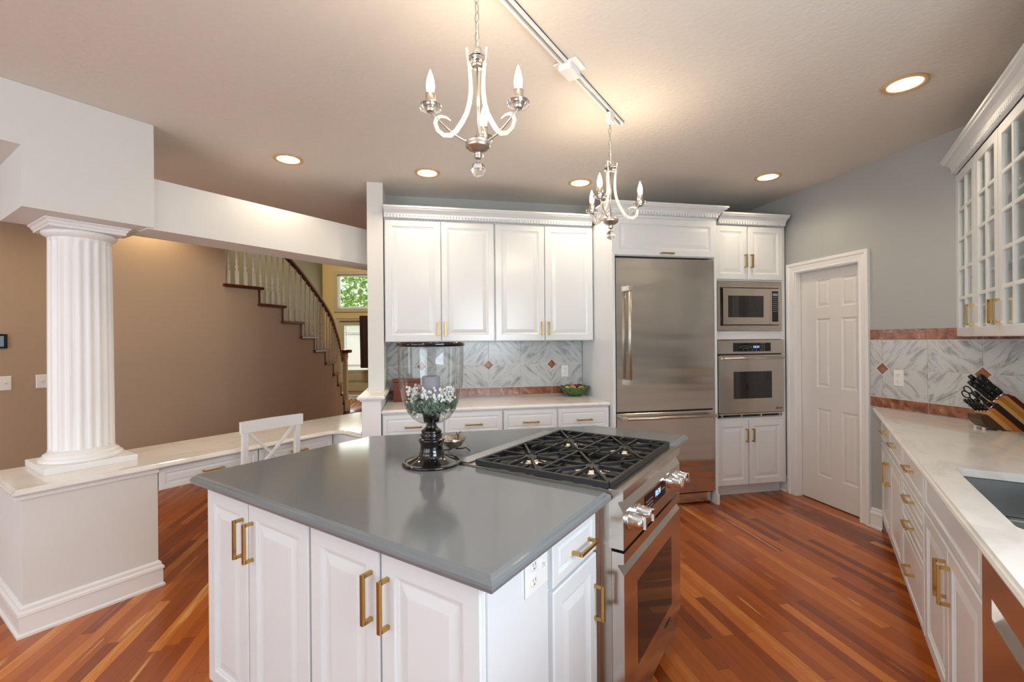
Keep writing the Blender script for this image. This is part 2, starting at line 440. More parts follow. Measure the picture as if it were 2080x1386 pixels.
# generic joinery, local frame: x right, z up, y into the cabinet, front face at y=0
RAISED = [(0, .004), (.004, 0), (.052, 0), (.056, .005), (.062, .006), (.066, .009), (.070, .009), (.100, .003)]
DRAWER = [(0, .004), (.004, 0), (.030, 0), (.034, .005), (.040, .006), (.050, .002)]
def panel(parent, name, x0, z0, x1, z1, prof=None, mat='cabinet', t=.02, y=-.021, pull=None, vertical=True, length=.13):
    prof = prof or RAISED
    w_ = min(x1 - x0, z1 - z0)
    mx = prof[-1][0]
    k = min(1, w_ * .5 * .84 / mx)
    b = B(); b.rings(x0, z0, x1, z1, [(i * k, yy) for i, yy in prof], t)
    o = b.obj(name, mat, parent, (0, y, 0))
    if pull:
        px, pz = pull
        h = B(); q = .0055
        if vertical:
            h.box(px - q, -.036, pz - length / 2, px + q, -.026, pz + length / 2, .001)
            for e_ in (-1, 1):
                z_ = pz + e_ * (length / 2 - q); h.box(px - q, -.028, z_ - q, px + q, 0.002, z_ + q, .0005)
        else:
            h.box(px - length / 2, -.036, pz - q, px + length / 2, -.026, pz + q, .001)
            for e_ in (-1, 1):
                x_ = px + e_ * (length / 2 - q); h.box(x_ - q, -.028, pz - q, x_ + q, 0.002, pz + q, .0005)
        h.obj('handle', 'brass', o)
    return o
def outlet(name, label, loc, rz, kind='outlet', gangs=1):
    t = thing(name, label, 'outlet' if kind == 'outlet' else 'light switch', loc, rz)
    W = .07 if gangs == 1 else .116
    b = B(); b.rings(-W / 2, -.057, W / 2, .057, [(0, -.001), (.004, -.006)], 0)
    b.obj('plate', 'plate', t)
    x0 = 0 if gangs == 1 else -.024
    if kind == 'outlet':
        for s_ in (-1, 1):
            r = B(); r.T = Matrix.Translation((x0, -.006, s_ * .021)) @ Matrix.Rotation(R90, 4, 'X'); r.lathe([(.0165, 0), (.0165, .002), (.015, .003)], seg=20)
            rr = r.obj('socket', 'plate', t)
            d = B()
            for k in (-1, 1): d.box(x0 + k * .006 - .001, -.0095, s_ * .021 - .001, x0 + k * .006 + .001, -.0088, s_ * .021 + .008)
            d.box(x0 - .002, -.0095, s_ * .021 - .010, x0 + .002, -.0088, s_ * .021 - .006)
            d.obj('slots', 'slot', rr)
    if kind == 'switch' or gangs == 2:
        x1 = 0 if gangs == 1 else .024
        b = B(); b.box(x1 - .0055, -.008, -.012, x1 + .0055, -.005, .012, .001)
        b.T = Matrix.Translation((x1, -.007, .002)) @ Matrix.Rotation(math.radians(-28), 4, 'X')
        b.box(-.004, -.014, -.004, .004, .002, .004, .001)
        b.obj('toggle', 'plate', t)
    return t
CROWN = [(0, 0), (.010, .004), (.012, .018), (.022, .026), (.026, .04), (.044, .058), (.062, .066), (.066, .074), (.074, .078), (.074, .092)]
def crown(name, label, x0, x1, depth, z, loc, rz, left=True, right=True, mask=None):
    t = thing(name, label, 'crown molding', loc, rz)
    b = B()
    pts = [(x0, depth), (x0, 0), (x1, 0), (x1, depth)]
    if not left: pts = pts[1:]
    if not right: pts = pts[:-1]
    b.stack(pts, [(o_, z + q) for o_, q in CROWN], cap=False, close=False)
    # flat top of the moulding
    b.stack(pts, [(CROWN[-1][0], z + CROWN[-1][1]), (-.02, z + CROWN[-1][1]), (-.02, z)], cap=False, close=False)
    b.obj('molding', 'cabinet', t)
    d = B(); n = int((x1 - x0) / .026)
    for i in range(n):
        xx = x0 + (i + .5) * (x1 - x0) / n; d.box(xx - .0085, -.0235, z + .004, xx + .0085, -.002, z + .024)
    d.obj('dentils', 'cabinet', t)
    return t

# ================================================================== the room shell
b = B(); b.box(-13, -3.6, -.1, 1.35, 10, 0); struct(b.obj('floor', 'floor'))
CZ = 2.765
b = B(); b.prism([(-4.75, -3.4), (1.25, -3.4), (1.25, 5.3), (-1.0, 5.6), (-4.75, 5.6)], CZ, CZ + .15); struct(b.obj('ceiling', 'ceiling'))
b = B(); b.prism([(-12.4, -3.4), (-4.75, -3.4), (-4.75, 9.6), (-12.4, 9.6)], 5.2, 5.3); struct(b.obj('ceiling_foyer', 'ceiling'))
b = B(); b.prism([(-4.80, -3.3), (-4.752, -3.3), (-4.752, 5.6), (-4.80, 5.6)], CZ - .0, 5.2); struct(b.obj('wall_upper_hall', 'tan_wall'))
# back wall (b = 4.31) and its tile
o_back = ab(0, 4.31)
b = B(); b.box(-.43, 0, 0, 3.40, .12, CZ); struct(b.obj('wall_back', 'grey_wall', None, (*o_back, 0), R45))
# wall with the pocket door (a = 3.37): local x = -b direction, y into the wall
def dw(bb): return ab(3.37, bb)
o_dw = ab(3.37, 4.32)
b = B()
b.box(0, 0, 0, 4.32 - 3.605, .14, CZ); b.box(4.32 - 2.985, 0, 0, 4.32 - 1.75, .14, CZ); b.box(4.32 - 3.605, 0, 2.035, 4.32 - 2.985, .14, CZ)
struct(b.obj('wall_door', 'grey_wall', None, (*o_dw, 0), -R45))
# right wall with the window over the sink run
b = B()
b.box(1.07, 1.35, 0, 1.2, 3.76, CZ); b.box(1.07, -3.4, 0, 1.2, -.25, CZ); b.box(1.07, -.25, 0, 1.2, 1.35, 1.1); b.box(1.07, -.25, 2.1, 1.2, 1.35, CZ)
struct(b.obj('wall_right', 'grey_wall'))
# rear wall behind the camera, wide windows
b = B()
b.box(-5.6, -3.4, 0, -5.5, -3.25, 5.2); b.box(-5.5, -3.4, 0, -4.3, -3.25, .5); b.box(-5.5, -3.4, 2.5, -4.3, -3.25, 5.2)
b.box(-4.3, -3.4, 0, -3.3, -3.25, CZ); b.box(-3.3, -3.4, 0, .6, -3.25, .3); b.box(-3.3, -3.4, 2.4, .6, -3.25, CZ); b.box(.6, -3.4, 0, 1.2, -3.25, CZ)
b.box(-1.45, -3.38, .3, -1.25, -3.27, 2.4)
struct(b.obj('wall_rear', 'greige'))
# tan hall wall
b = B(); b.box(-5.55, -3.4, 0, -5.4, 2.46, 5.2)
struct(b.obj('wall_hall', 'tan_wall'))
# wing wall beside the wall cabinets
b = B(); b.box(-.42, 3.975, 1.0, -.292, 4.309, CZ); struct(b.obj('wall_wing', 'greige', None, (0, 0, 0), R45))
b = B(); b.box(-.432, 3.63, 0, -.292, 4.309, .985); struct(b.obj('wall_wing_low', 'trim', None, (0, 0, 0), R45))
b = B(); b.stack([(-.432, 3.63), (-.294, 3.63), (-.294, 4.3), (-.432, 4.3)], [(.004, .985), (.010, .987), (.012, .996), (.026, .999), (.032, .008 + 1.0), (.032, 1.02), (.024, 1.028)])
struct(b.obj('trim_ledge', 'trim', None, (0, 0, 0), R45))
# box over the column and the header beam
b = B()
b.box(-3.86, .567, 2.142, -3.352, 1.127, 2.454); b.box(-3.86, -3.24, 2.454, -3.352, 1.127, CZ - .001)
struct(b.obj('wall_soffit', 'greige'))
b = B(); b.prism([(-3.372, 1.10), (-3.372, 2.735), (-3.66, 3.02), (-3.66, 1.10)][::-1], 2.135, 2.447); struct(b.obj('wall_header', 'greige'))
# half wall below the column
b = B(); b.box(-3.83, .545, 0, -3.275, 1.105, .697); struct(b.obj('wall_half', 'greige'))
BB = [(.006, 0), (.026, 0), (.026, .012), (.018, .020), (.018, .1), (.024, .104), (.022, .118), (.012, .124), (.012, .140), (.003, .150), (0, .150)]
b = B(); b.stack([(-3.83, .545), (-3.275, .545), (-3.275, 1.105), (-3.83, 1.105)], BB, cap=False); struct(b.obj('baseboard_half_wall', 'trim'))
b = B(); b.box(-5.40, -3.2, 0, -5.38, 2.4, .14, .004); struct(b.obj('baseboard_hall', 'trim'))
for i, (x0, x1) in enumerate(((4.32 - 3.82, 4.32 - 3.70), (4.32 - 2.895, 4.32 - 2.80))):
    b = B(); b.stack([(x0, 0), (x1, 0)], [(o_ + .0, z_) for o_, z_ in BB], cap=False, close=False); struct(b.obj('baseboard_door_wall', 'trim', None, (*o_dw, 0), -R45))

# pocket door and casing
d1 = thing('door_1', 'white six panel pocket door in the grey corner wall', 'door', (*o_dw, 0), -R45); struct(d1)
X0, X1 = 4.32 - 3.62, 4.32 - 2.965
b = B()
xs = [X0, 4.32 - 3.448 + .01, 4.32 - 3.31 + .01, 4.32 - 3.205 + .01, 4.32 - 3.065 + .01, X1]
zs = [.008, .236, .824, 1.012, 1.608, 1.705, 1.945, 2.03]
yf = .055
for i in range(5):
    for k in range(7):
        if i in (1, 3) and k in (1, 3, 5):
            b.rings(xs[i], zs[k], xs[i + 1], zs[k + 1], [(0, 0), (.006, .006), (.012, .007), (.016, .008), (.036, .002)], .035)
        else:
            b.add([(xs[i], 0, zs[k]), (xs[i + 1], 0, zs[k]), (xs[i + 1], 0, zs[k + 1]), (xs[i], 0, zs[k + 1])], [(0, 1, 2, 3)])
b.box(xs[0], .012, zs[0], xs[-1], .035, zs[-1])
leaf = b.obj('panel_leaf', 'door_white', d1, (0, yf, 0), fix=False)
b = B(); xq = X1 - .055; b.box(xq - .014, -.003, .88, xq + .022, .003, .955, .001); b.box(xq - .004, -.005, .905, xq + .012, -.002, .93)
b.obj('pull_plate', 'brass', leaf)
CAS = [(0, .0), (.0, -.014), (.012, -.018), (.02, -.012), (.028, -.014), (.055, -.018), (.062, -.024), (.085, -.026), (.088, -.022), (.088, 0)]
def casing(bb, x0, x1, z1, w_=.088, prof=CAS, z0=0):
    """mitred U casing: opening x0..x1, top z1"""
    k_ = w_ / .088; vs = []; fs = []
    for o_, y in prof:
        q = o_ * k_
        vs += [(x0 - q, y, z0), (x0 - q, y, z1 + q), (x1 + q, y, z1 + q), (x1 + q, y, z0)]
    for k in range(len(prof) - 1):
        for i in range(3): fs.append((k * 4 + i, k * 4 + i + 1, k * 4 + 5 + i, k * 4 + 4 + i))
    bb.add(vs, fs)
b = B(); casing(b, 4.32 - 3.605, 4.32 - 2.985, 2.032)
b.box(4.32 - 3.612, -.002, 0, 4.32 - 3.6, .05, 2.035); b.box(4.32 - 2.99, -.002, 0, 4.32 - 2.978, .05, 2.035); b.box(4.32 - 3.605, -.002, 2.028, 4.32 - 2.985, .05, 2.04)
b.obj('casing', 'trim', d1)
b = B(); b.box(4.32 - 3.66, .1, 0, 4.32 - 2.93, .138, 2.035); b.obj('backing', 'slot', d1)

# ================================================================== backsplash tiles
def splash(name, label, x0, x1, z0, z1, vx, loc, rz, dias, top_band, phase=0, hole=None):
    """12 inch marble tiles; vx = list of vertical joint positions, dias = joints carrying a diamond"""
    t = thing(name, label, 'backsplash', loc, rz)
    g = B(); g.box(x0, -.006, z0, x1, 0, z1); g.obj('grout', 'grout', t)
    q = B(); rs = [B(), B()]; edges = [x0] + [v for v in vx if x0 < v < x1] + [x1]
    zz = [(z0 + .004, .993, 'r'), (.999, 1.206, 'm'), (1.211, 1.417 if top_band else z1, 'm')] + ([(1.423, z1, 'r')] if top_band else [])
    for i in range(len(edges) - 1):
        a_, c_ = edges[i] + .0022, edges[i + 1] - .0022
        if c_ - a_ < .005: continue
        for j, (p_, q_, kd) in enumerate(zz):
            if kd == 'r': rs[1 if p_ > 1.2 else 0].box(a_, -.0095, p_, c_, -.001, q_, .0008)
            else:
                q.cur = (i + j + phase) % 2
                q.box(a_, -.0095, p_, c_, -.001, q_, .0008)
    q.obj('marble_tiles', ['marble_a', 'marble_b'], t); [r.obj('border_tiles', 'marble_red', t) for r in rs if r.v]
    for dx in dias:
        e = B(); s_ = .052
        e.cur = 0; e.add([(dx, -.0100, 1.2085 - s_), (dx + s_, -.0100, 1.2085), (dx, -.0100, 1.2085 + s_), (dx - s_, -.0100, 1.2085)], [(0, 1, 2, 3)])
        s2 = s_ - .007; e.cur = 1
        e.add([(dx, -.0104, 1.2085 - s2), (dx + s2, -.0104, 1.2085), (dx, -.0104, 1.2085 + s2), (dx - s2, -.0104, 1.2085),
               (dx, -.0080, 1.2085 - s2), (dx + s2, -.0080, 1.2085), (dx, -.0080, 1.2085 + s2), (dx - s2, -.0080, 1.2085)], [(0, 1, 2, 3), (0, 1, 5, 4), (1, 2, 6, 5), (2, 3, 7, 6), (3, 0, 4, 7)])
        e.obj('diamond_tile', ['grout', 'marble_red'], t)
    return t
splash('tile_backsplash', 'grey marble tile backsplash with rust diamonds beneath the white wall cabinets', -.288, 1.565, .916, 1.433,
       [-.294, .016, .326, .636, .946, 1.256], (*o_back, 0), R45, [.016, .636, 1.256], False, 1)
splash('tile_backsplash', 'grey marble tile backsplash behind the knife block with rust border top and bottom', 4.32 - 2.893, 4.32 - 1.89, .916, 1.497,
       [4.32 - 2.799, 4.32 - 2.489, 4.32 - 2.179], (*o_dw, 0), -R45, [4.32 - 2.799, 4.32 - 2.179], True, 0)
outlet('wall_outlet', 'white outlet on the marble tiles above the green fruit bowl', (*ab(1.387, 4.3), 1.137), R45)
outlet('wall_outlet', 'white outlet on the marble tiles beside the pocket door', (*ab(3.36, 2.68), 1.147), -R45)
outlet('wall_outlet', 'white outlet on the side of the wing wall behind the glass hurricane', (*ab(-.289, 4.12), 1.15), -R45)

# ================================================================== back wall cabinets
def origin(bf): return (*ab(0, bf), 0)
def wall_unit(label, x0, x1, split, za, zb, grp, hz=1.545):
    t = thing('wall_cabinet', label, 'cabinet', origin(4.0), R45, grp)
    b = B(); b.box(x0, 0, za, x1, .305, zb); b.obj('body', 'cabinet', t)
    panel(t, 'door', x0 + .006, za + .004, split - .003, zb - .012, pull=(split - .032, hz), length=.12)
    panel(t, 'door', split + .003, za + .004, x1 - .006, zb - .012, pull=(split + .032, hz), length=.12)
    return t
wall_unit('white two door wall cabinet beside the wing wall', -.285, .650, .186, 1.435, 2.475, 'wall cabinets above the back counter')
wall_unit('white two door wall cabinet beside the refrigerator tower', .652, 1.566, 1.104, 1.435, 2.475, 'wall cabinets above the back counter')
crown('crown_molding', 'white dentil crown molding on top of the four door wall cabinets', -.285, 1.55, .3, 2.474, origin(3.978), R45, left=False, right=False)
def base_back(label, x0, x1):
    t = thing('base_cabinet', label, 'cabinet', origin(3.655), R45, 'base cabinets under the back counter')
    b = B(); b.box(x0, 0, .1, x1, .645, .882); b.box(x0, .06, 0, x1, .6, .1); b.obj('body', 'cabinet', t)
    mid = (x0 + x1) / 2
    for p_, q_ in ((x0, mid), (mid, x1)):
        panel(t, 'drawer', p_ + .006, .70, q_ - .006, .872, DRAWER, pull=((p_ + q_) / 2, .778), vertical=False)
    panel(t, 'door', x0 + .006, .11, mid - .003, .69, pull=(mid - .04, .6)); panel(t, 'door', mid + .003, .11, x1 - .006, .69, pull=(mid + .04, .6))
base_back('white base cabinet under the back counter beside the wing wall', -.286, .652)
base_back('white base cabinet under the back counter beside the refrigerator tower', .654, 1.564)
EDGE = [(-.02, 0), (-.008, .002), (-.002, .008), (0, .016), (-.004, .024), (-.010, .0265), (-.014, .030)]
def ctop(b_, poly, ztop, th=.032, out=0, prof=EDGE):
    k = th / .030
    b_.stack(poly, [(o_, ztop - th + z_ * k) for o_, z_ in prof])
t = thing('countertop', 'pale quartz countertop along the back wall under the wall cabinets', 'countertop', origin(0), R45)
b = B(); ctop(b, [(-.2905, 3.622), (1.569, 3.622), (1.569, 4.308), (-.2905, 4.308)], .914, .031); b.obj('slab', 'quartz_white', t)

# refrigerator tower
t = thing('refrigerator_surround', 'white cabinet tower with lift up door framing the steel refrigerator', 'cabinet', origin(3.573), R45)
b = B(); b.box(1.571, 0, 0, 1.594, .73, 2.485); b.obj('side_panel', 'cabinet', t)
b = B(); b.box(2.517, 0, 0, 2.540, .73, 2.485); b.box(2.517, -.02, 0, 2.540, 0, .09); b.obj('side_panel', 'cabinet', t)
b = B(); b.box(1.594, .02, 2.142, 2.517, .73, 2.485); b.box(1.571, 0, 2.462, 2.54, .03, 2.484); b.obj('top_box', 'cabinet', t)
panel(t, 'door', 1.585, 2.147, 2.535, 2.461, y=-.002, pull=(2.06, 2.166), vertical=False, length=.12)
crown('crown_molding', 'taller dentil crown molding above the steel refrigerator', 1.571, 2.54, .36, 2.485, origin(3.571), R45)
t = thing('refrigerator', 'stainless steel refrigerator with a bottom freezer drawer', 'refrigerator', origin(3.573), R45)
b = B(); b.box(1.600, .03, .1, 2.511, .72, 2.13); b.box(1.61, .08, 0.01, 2.50, .7, .1); b.obj('body', 'black_plastic', t)
b = B(); b.box(1.602, 0, .832, 2.509, .028, 2.124, .006); do = b.obj('door', 'steel', t)
def bar(parent, p0, p1, r, out, name='handle', mat='nickel'):
    h = B(); p0, p1 = Vector(p0), Vector(p1); d = (p1 - p0).normalized()
    h.tube([p0 + Vector((0, -out, 0)), p1 + Vector((0, -out, 0))], r, 14)
    for q in (p0 + d * .02, p1 - d * .02):
        if abs(d.z) > .5: h.box(q.x - r * 1.15, -out - r, q.z - .022, q.x + r * 1.15, 0, q.z + .022, .002)
        else: h.box(q.x - .022, -out - r, q.z - r * 1.15, q.x + .022, 0, q.z + r * 1.15, .002)
    return h.obj(name, mat, parent)
bar(do, (1.700, 0, 1.06), (1.700, 0, 1.885), .0135, .055)
b = B(); b.box(1.602, 0, .115, 2.509, .028, .822, .006); do = b.obj('freezer_drawer', 'steel', t)
bar(do, (1.625, 0, .782), (2.495, 0, .782), .0135, .055)
b = B(); b.box(1.61, .05, .015, 2.50, .06, .1); b.obj('toe_grille', 'steel', t)

# oven tower
t = thing('oven_tower', 'tall white cabinet holding the microwave and wall oven', 'cabinet', origin(3.70), R45)
b = B()
b.box(2.542, 0, .1, 2.628, .6, 2.485); b.box(3.300, 0, .1, 3.340, .6, 2.485)
for z0, z1 in ((.1, .716), (1.432, 1.508), (1.962, 2.485)): b.box(2.628, .0, z0, 3.300, .6, z1)
b.box(2.628, .56, .716, 3.300, .6, 1.962); b.box(2.56, .07, 0, 3.335, .55, .1)
b.obj('body', 'cabinet', t)
for s_, x0, x1 in ((1, 2.60, 2.930), (-1, 2.938, 3.305)):
    hx = x1 - .028 if s_ == 1 else x0 + .028
    o = panel(t, 'door', x0, 1.975, x1, 2.462, pull=(hx, 2.142), length=.12)
    if s_ == -1:
        k = B(); k.T = Matrix.Translation((x0 + .028, -.001, 2.2)) @ Matrix.Rotation(R90, 4, 'X'); k.lathe([(.010, 0), (.010, .006), (.008, .008)], seg=16); k.obj('lock', 'nickel', o)
    panel(t, 'door', x0, .112, x1, .694, pull=(hx, .56), length=.12)
crown('crown_molding', 'short dentil crown molding above the oven tower beside the grey wall', 2.622, 3.318, .3, 2.470, origin(3.678), R45, left=False, right=False)

t = thing('microwave_oven', 'built in stainless microwave with louvred trim above the wall oven', 'microwave', origin(3.69), R45)
b = B(); b.box(2.632, .0, 1.511, 3.298, .02, 1.558); b.box(2.632, 0, 1.905, 3.298, .02, 1.958); b.box(2.632, 0, 1.558, 2.655, .02, 1.905); b.box(3.265, 0, 1.558, 3.298, .02, 1.905)
b.obj('trim_frame', 'steel_v', t)
for z0 in (1.517, 1.923):
    b = B()
    for i in range(3): b.box(2.637, -.006, z0 + .003 + i * .011, 3.294, .001, z0 + .0085 + i * .011, .001)
    b.obj('vent_louvres', 'nickel', t)
b = B(); b.box(2.658, .01, 1.562, 3.262, .45, 1.902); b.obj('body', 'black_panel', t)
b = B(); b.box(2.672, -.022, 1.566, 3.155, .008, 1.896, .003); do = b.obj('door', 'steel_v', t)
b = B(); b.box(2.722, -.0235, 1.632, 3.085, -.020, 1.828, .001); b.obj('window', 'dark_glass', do)
b = B(); b.box(3.157, -.022, 1.566, 3.26, .008, 1.896, .003); cp = b.obj('control_panel', 'steel_v', t)
b = B(); b.box(3.176, -.024, 1.592, 3.240, -.021, 1.872, .001); kp = b.obj('keypad', 'black_panel', cp)
b = B(); b.box(3.182, -.0248, 1.828, 3.234, -.0238, 1.852); b.obj('display', 'screen', kp)
b = B()
for i in range(3):
    for j in range(8):
        xx = 3.190 + i * .018; zz_ = 1.812 - j * .018; b.box(xx - .005, -.0246, zz_ - .002, xx + .005, -.0238, zz_ + .002)
b.obj('key_markings', 'key_white', kp)

t = thing('wall_oven', 'built in stainless wall oven with black clock panel and dark window', 'oven', origin(3.69), R45)
b = B(); b.box(2.634, .01, .722, 3.296, .5, 1.428); b.obj('body', 'black_panel', t)
b = B(); b.box(2.632, -.02, 1.300, 3.298, .01, 1.426, .003); cp = b.obj('control_panel', 'steel_v', t)
b = B(); b.box(2.770, -.0225, 1.322, 3.158, -.0195, 1.400, .001); kp = b.obj('clock_panel', 'black_panel', cp)
text('clock_digits', '10:34', .030, 'display', kp, (3.005, -.0232, 1.362))
b = B()
for i in range(5):
    for j in range(2): b.box(2.862 + i * .015, -.0232, 1.350 + j * .02, 2.868 + i * .015, -.0222, 1.354 + j * .02)
for i in range(3):
    for j in range(4): b.box(3.055 + i * .016, -.0232, 1.334 + j * .019, 3.060 + i * .016, -.0222, 1.339 + j * .019)
b.box(2.835, -.0232, 1.361, 2.85, -.0222, 1.364); b.box(2.943, -.0232, 1.361, 2.958, -.0222, 1.364)
for i in range(5): b.box(2.87 + i * .045, -.0232, 1.332, 2.878 + i * .045, -.0222, 1.335)
b.obj('key_markings', 'key_white', kp)
b = B(); b.box(2.634, -.024, .766, 3.294, .008, 1.290, .004); do = b.obj('door', 'steel_v', t)
b = B(); b.box(2.770, -.0262, .895, 3.165, -.0225, 1.140, .001); b.obj('window', 'dark_glass', do)
bar(do, (2.655, -.02, 1.262), (3.285, -.02, 1.262), .010, .030)
text('logo', 'dacor', .030, 'logo_dark', do, (3.24, -.0248, .800), shear=.25)
b = B(); b.box(2.636, -.01, .748, 3.294, .008, .760); b.box(2.64, 0, .720, 3.29, .012, .728)
for i in range(4): b.box(2.66 + i * .2, -.004, .727, 2.675 + i * .2, .010, .749)
b.obj('vent_trim', 'nickel', t)

# ================================================================== right hand run (faces -x): local x = -y world, y = +x world
YR = 4.36
def ro(xf): return (xf, YR, 0)
def yy(y): return YR - y          # world y -> local x
def run_unit(label, ya, yb, foot=None):
    t = thing('base_cabinet', label, 'cabinet', ro(.406), -R90, 'base cabinets of the sink run')
    b = B()
    if foot: b.prism(foot, .1, .880); b.box(yy(ya) + .12, .06, 0, yy(yb), .12, .1)
    else:
        b.box(yy(ya), 0, .1, yy(yb), .655, .12); b.box(yy(ya), 0, .12, yy(yb), .02, .880)
        b.box(yy(ya), .02, .12, yy(ya) + .018, .655, .880); b.box(yy(yb) - .018, .02, .12, yy(yb), .655, .880)
        b.box(yy(ya), .06, 0, yy(yb), .62, .1)
    b.obj('body', 'cabinet', t)
    return t
t = run_unit('white corner base cabinet with two doors and two drawers beside the grey wall', 4.352, 3.345,
             [(.02, 0), (yy(3.345), 0), (yy(3.345), .655), (.66, .655)])
for ya, yb, s_ in ((4.33, 3.868, 1), (3.862, 3.35, -1)):
    panel(t, 'drawer', yy(ya), .683, yy(yb), .872, DRAWER, pull=(yy((ya + yb) / 2 - .03 * s_), .776), vertical=False)
    panel(t, 'door', yy(ya), .11, yy(yb), .670, pull=(yy(yb) - .03 if s_ == 1 else yy(ya) + .03, .54), length=.14)
t = run_unit('white four drawer base cabinet between the corner cabinet and the sink cabinet', 3.343, 2.697)
for z0, z1 in ((.683, .872), (.565, .673), (.435, .555), (.11, .425)):
    panel(t, 'drawer', yy(3.335), z0, yy(2.703), z1, DRAWER, pull=(yy(3.019), (z0 + z1) / 2 if z1 < .6 or z1 > .8 else .625), vertical=False)
t = run_unit('white sink base cabinet with a long false front beside the dishwasher', 2.695, 1.815)
panel(t, 'false_front', yy(2.688), .690, yy(1.822), .872, DRAWER)
panel(t, 'door', yy(2.688), .11, yy(2.250), .676, pull=(yy(2.250) - .03, .55), length=.14)
panel(t, 'door', yy(2.244), .11, yy(1.822), .676, pull=(yy(2.244) + .03, .55), length=.14)
t = run_unit('white base cabinet past the dishwasher', 1.198, .405)
panel(t, 'door', yy(1.19), .11, yy(.80), .872, pull=(yy(.80) - .03, .7)); panel(t, 'door', yy(.795), .11, yy(.412), .872, pull=(yy(.795) + .03, .7))
t = thing('dishwasher', 'stainless dishwasher with a pocket handle next to the sink cabinet', 'dishwasher', ro(.38), -R90)
b = B(); b.box(yy(1.808), .03, .09, yy(1.204), .62, .868); b.box(yy(1.80), .08, 0, yy(1.21), .6, .09); b.obj('body', 'black_plastic', t)
b = B()
X_, Y_ = yy(1.804), yy(1.208); hx0, hx1, hz0, hz1 = X_ + .085, Y_ - .085, .684, .742
b.box(X_, 0, .11, Y_, .028, hz0); b.box(X_, 0, hz1, Y_, .028, .850); b.box(X_, 0, hz0, hx0, .028, hz1); b.box(hx1, 0, hz0, Y_, .028, hz1)
do = b.obj('door', 'steel', t)
b = B(); b.add([(hx0, .002, hz1), (hx1, .002, hz1), (hx1, .027, hz1 - .006), (hx0, .027, hz1 - .006), (hx0, .004, hz0), (hx1, .004, hz0)], [(0, 1, 2, 3), (3, 2, 5, 4)])
b.obj('pocket_handle', 'nickel', do, fix=False)
b = B(); b.box(X_ + .003, .0, .852, Y_ - .003, .03, .866, .003); b.obj('control_strip', 'nickel', do)

# quartz top of the sink run, built around the sink opening
t = thing('countertop', 'long white quartz countertop with the sink, along the sink run', 'countertop')
SX0, SX1, SY0, SY1 = .452, .86, 1.80, 2.525
def rrect(x0, y0, x1, y1, r, n=5):
    pts = []
    for cx, cy, a0 in ((x1 - r, y1 - r, 0), (x0 + r, y1 - r, 90), (x0 + r, y0 + r, 180), (x1 - r, y0 + r, 270)):
        for i in range(n + 1):
            a = math.radians(a0 + 90 * i / n); pts.append((cx + r * math.cos(a), cy + r * math.sin(a)))
    return pts
b = B()
outer = [(.357, .4), (1.066, .4), (1.066, 3.690), (.357, 4.399)]
hole = rrect(SX0, SY0, SX1, SY1, .035)
def holed(bb, outer, hole, z, thick):
    bm = bmesh.new()
    ov = [bm.verts.new((*p, z)) for p in outer]; hv = [bm.verts.new((*p, z)) for p in hole]
    es = [bm.edges.new((L_[i], L_[(i + 1) % len(L_)])) for L_ in (ov, hv) for i in range(len(L_))]
    r = bmesh.ops.triangle_fill(bm, use_beauty=True, edges=es)
    bm.verts.index_update()
    vs = [tuple(v.co) for v in bm.verts]; fs = [tuple(v.index for v in f.verts) for f in bm.faces]
    bm.free(); n = len(vs)
    bb.add(vs + [(x, y, zz_ - thick) for x, y, zz_ in vs], fs + [tuple(i + n for i in f[::-1]) for f in fs])
holed(b, outer, hole, .914, .031)
b.stack(hole, [(0, .883), (0, .914)], cap=False)
front = outer[3:] + outer[:1]
b.stack(front, [(0, .883), (.006, .884), (.014, .890), (.017, .898), (.013, .906), (.008, .908), (.004, .914), (0, .914)], cap=False, close=False)
b.obj('slab', 'quartz_white', t)
t = thing('sink', 'double bowl stainless undermount sink in the white quartz top', 'sink')
for y0, y1 in ((SY0 - .012, 2.005), (2.035, SY1 + .012)):
    b = B(); b.stack(rrect(SX0 - .012, y0, SX1 + .012, y1, .05), [(0, .882), (-.004, .878), (-.008, .72), (-.03, .698), (-.06, .694)], cap=False)
    b.add([(*p, .694) for p in rrect(SX0 + .048, y0 + .06, SX1 - .048, y1 - .06, .02)], [tuple(range(24))])
    bw = b.obj('bowl', 'steel_sink', t, fix=False)
    b = B(); b.lathe([(.055, .6945), (.05, .700), (.036, .698), (.03, .695), (.001, .695)], ((SX0 + SX1) / 2, (y0 + y1) / 2), 24); b.obj('drain', 'chrome', bw)
b = B(); b.box(SX0 - .01, 2.006, .862, SX1 + .01, 2.034, .872, .004); b.obj('divider', 'steel_sink', t)

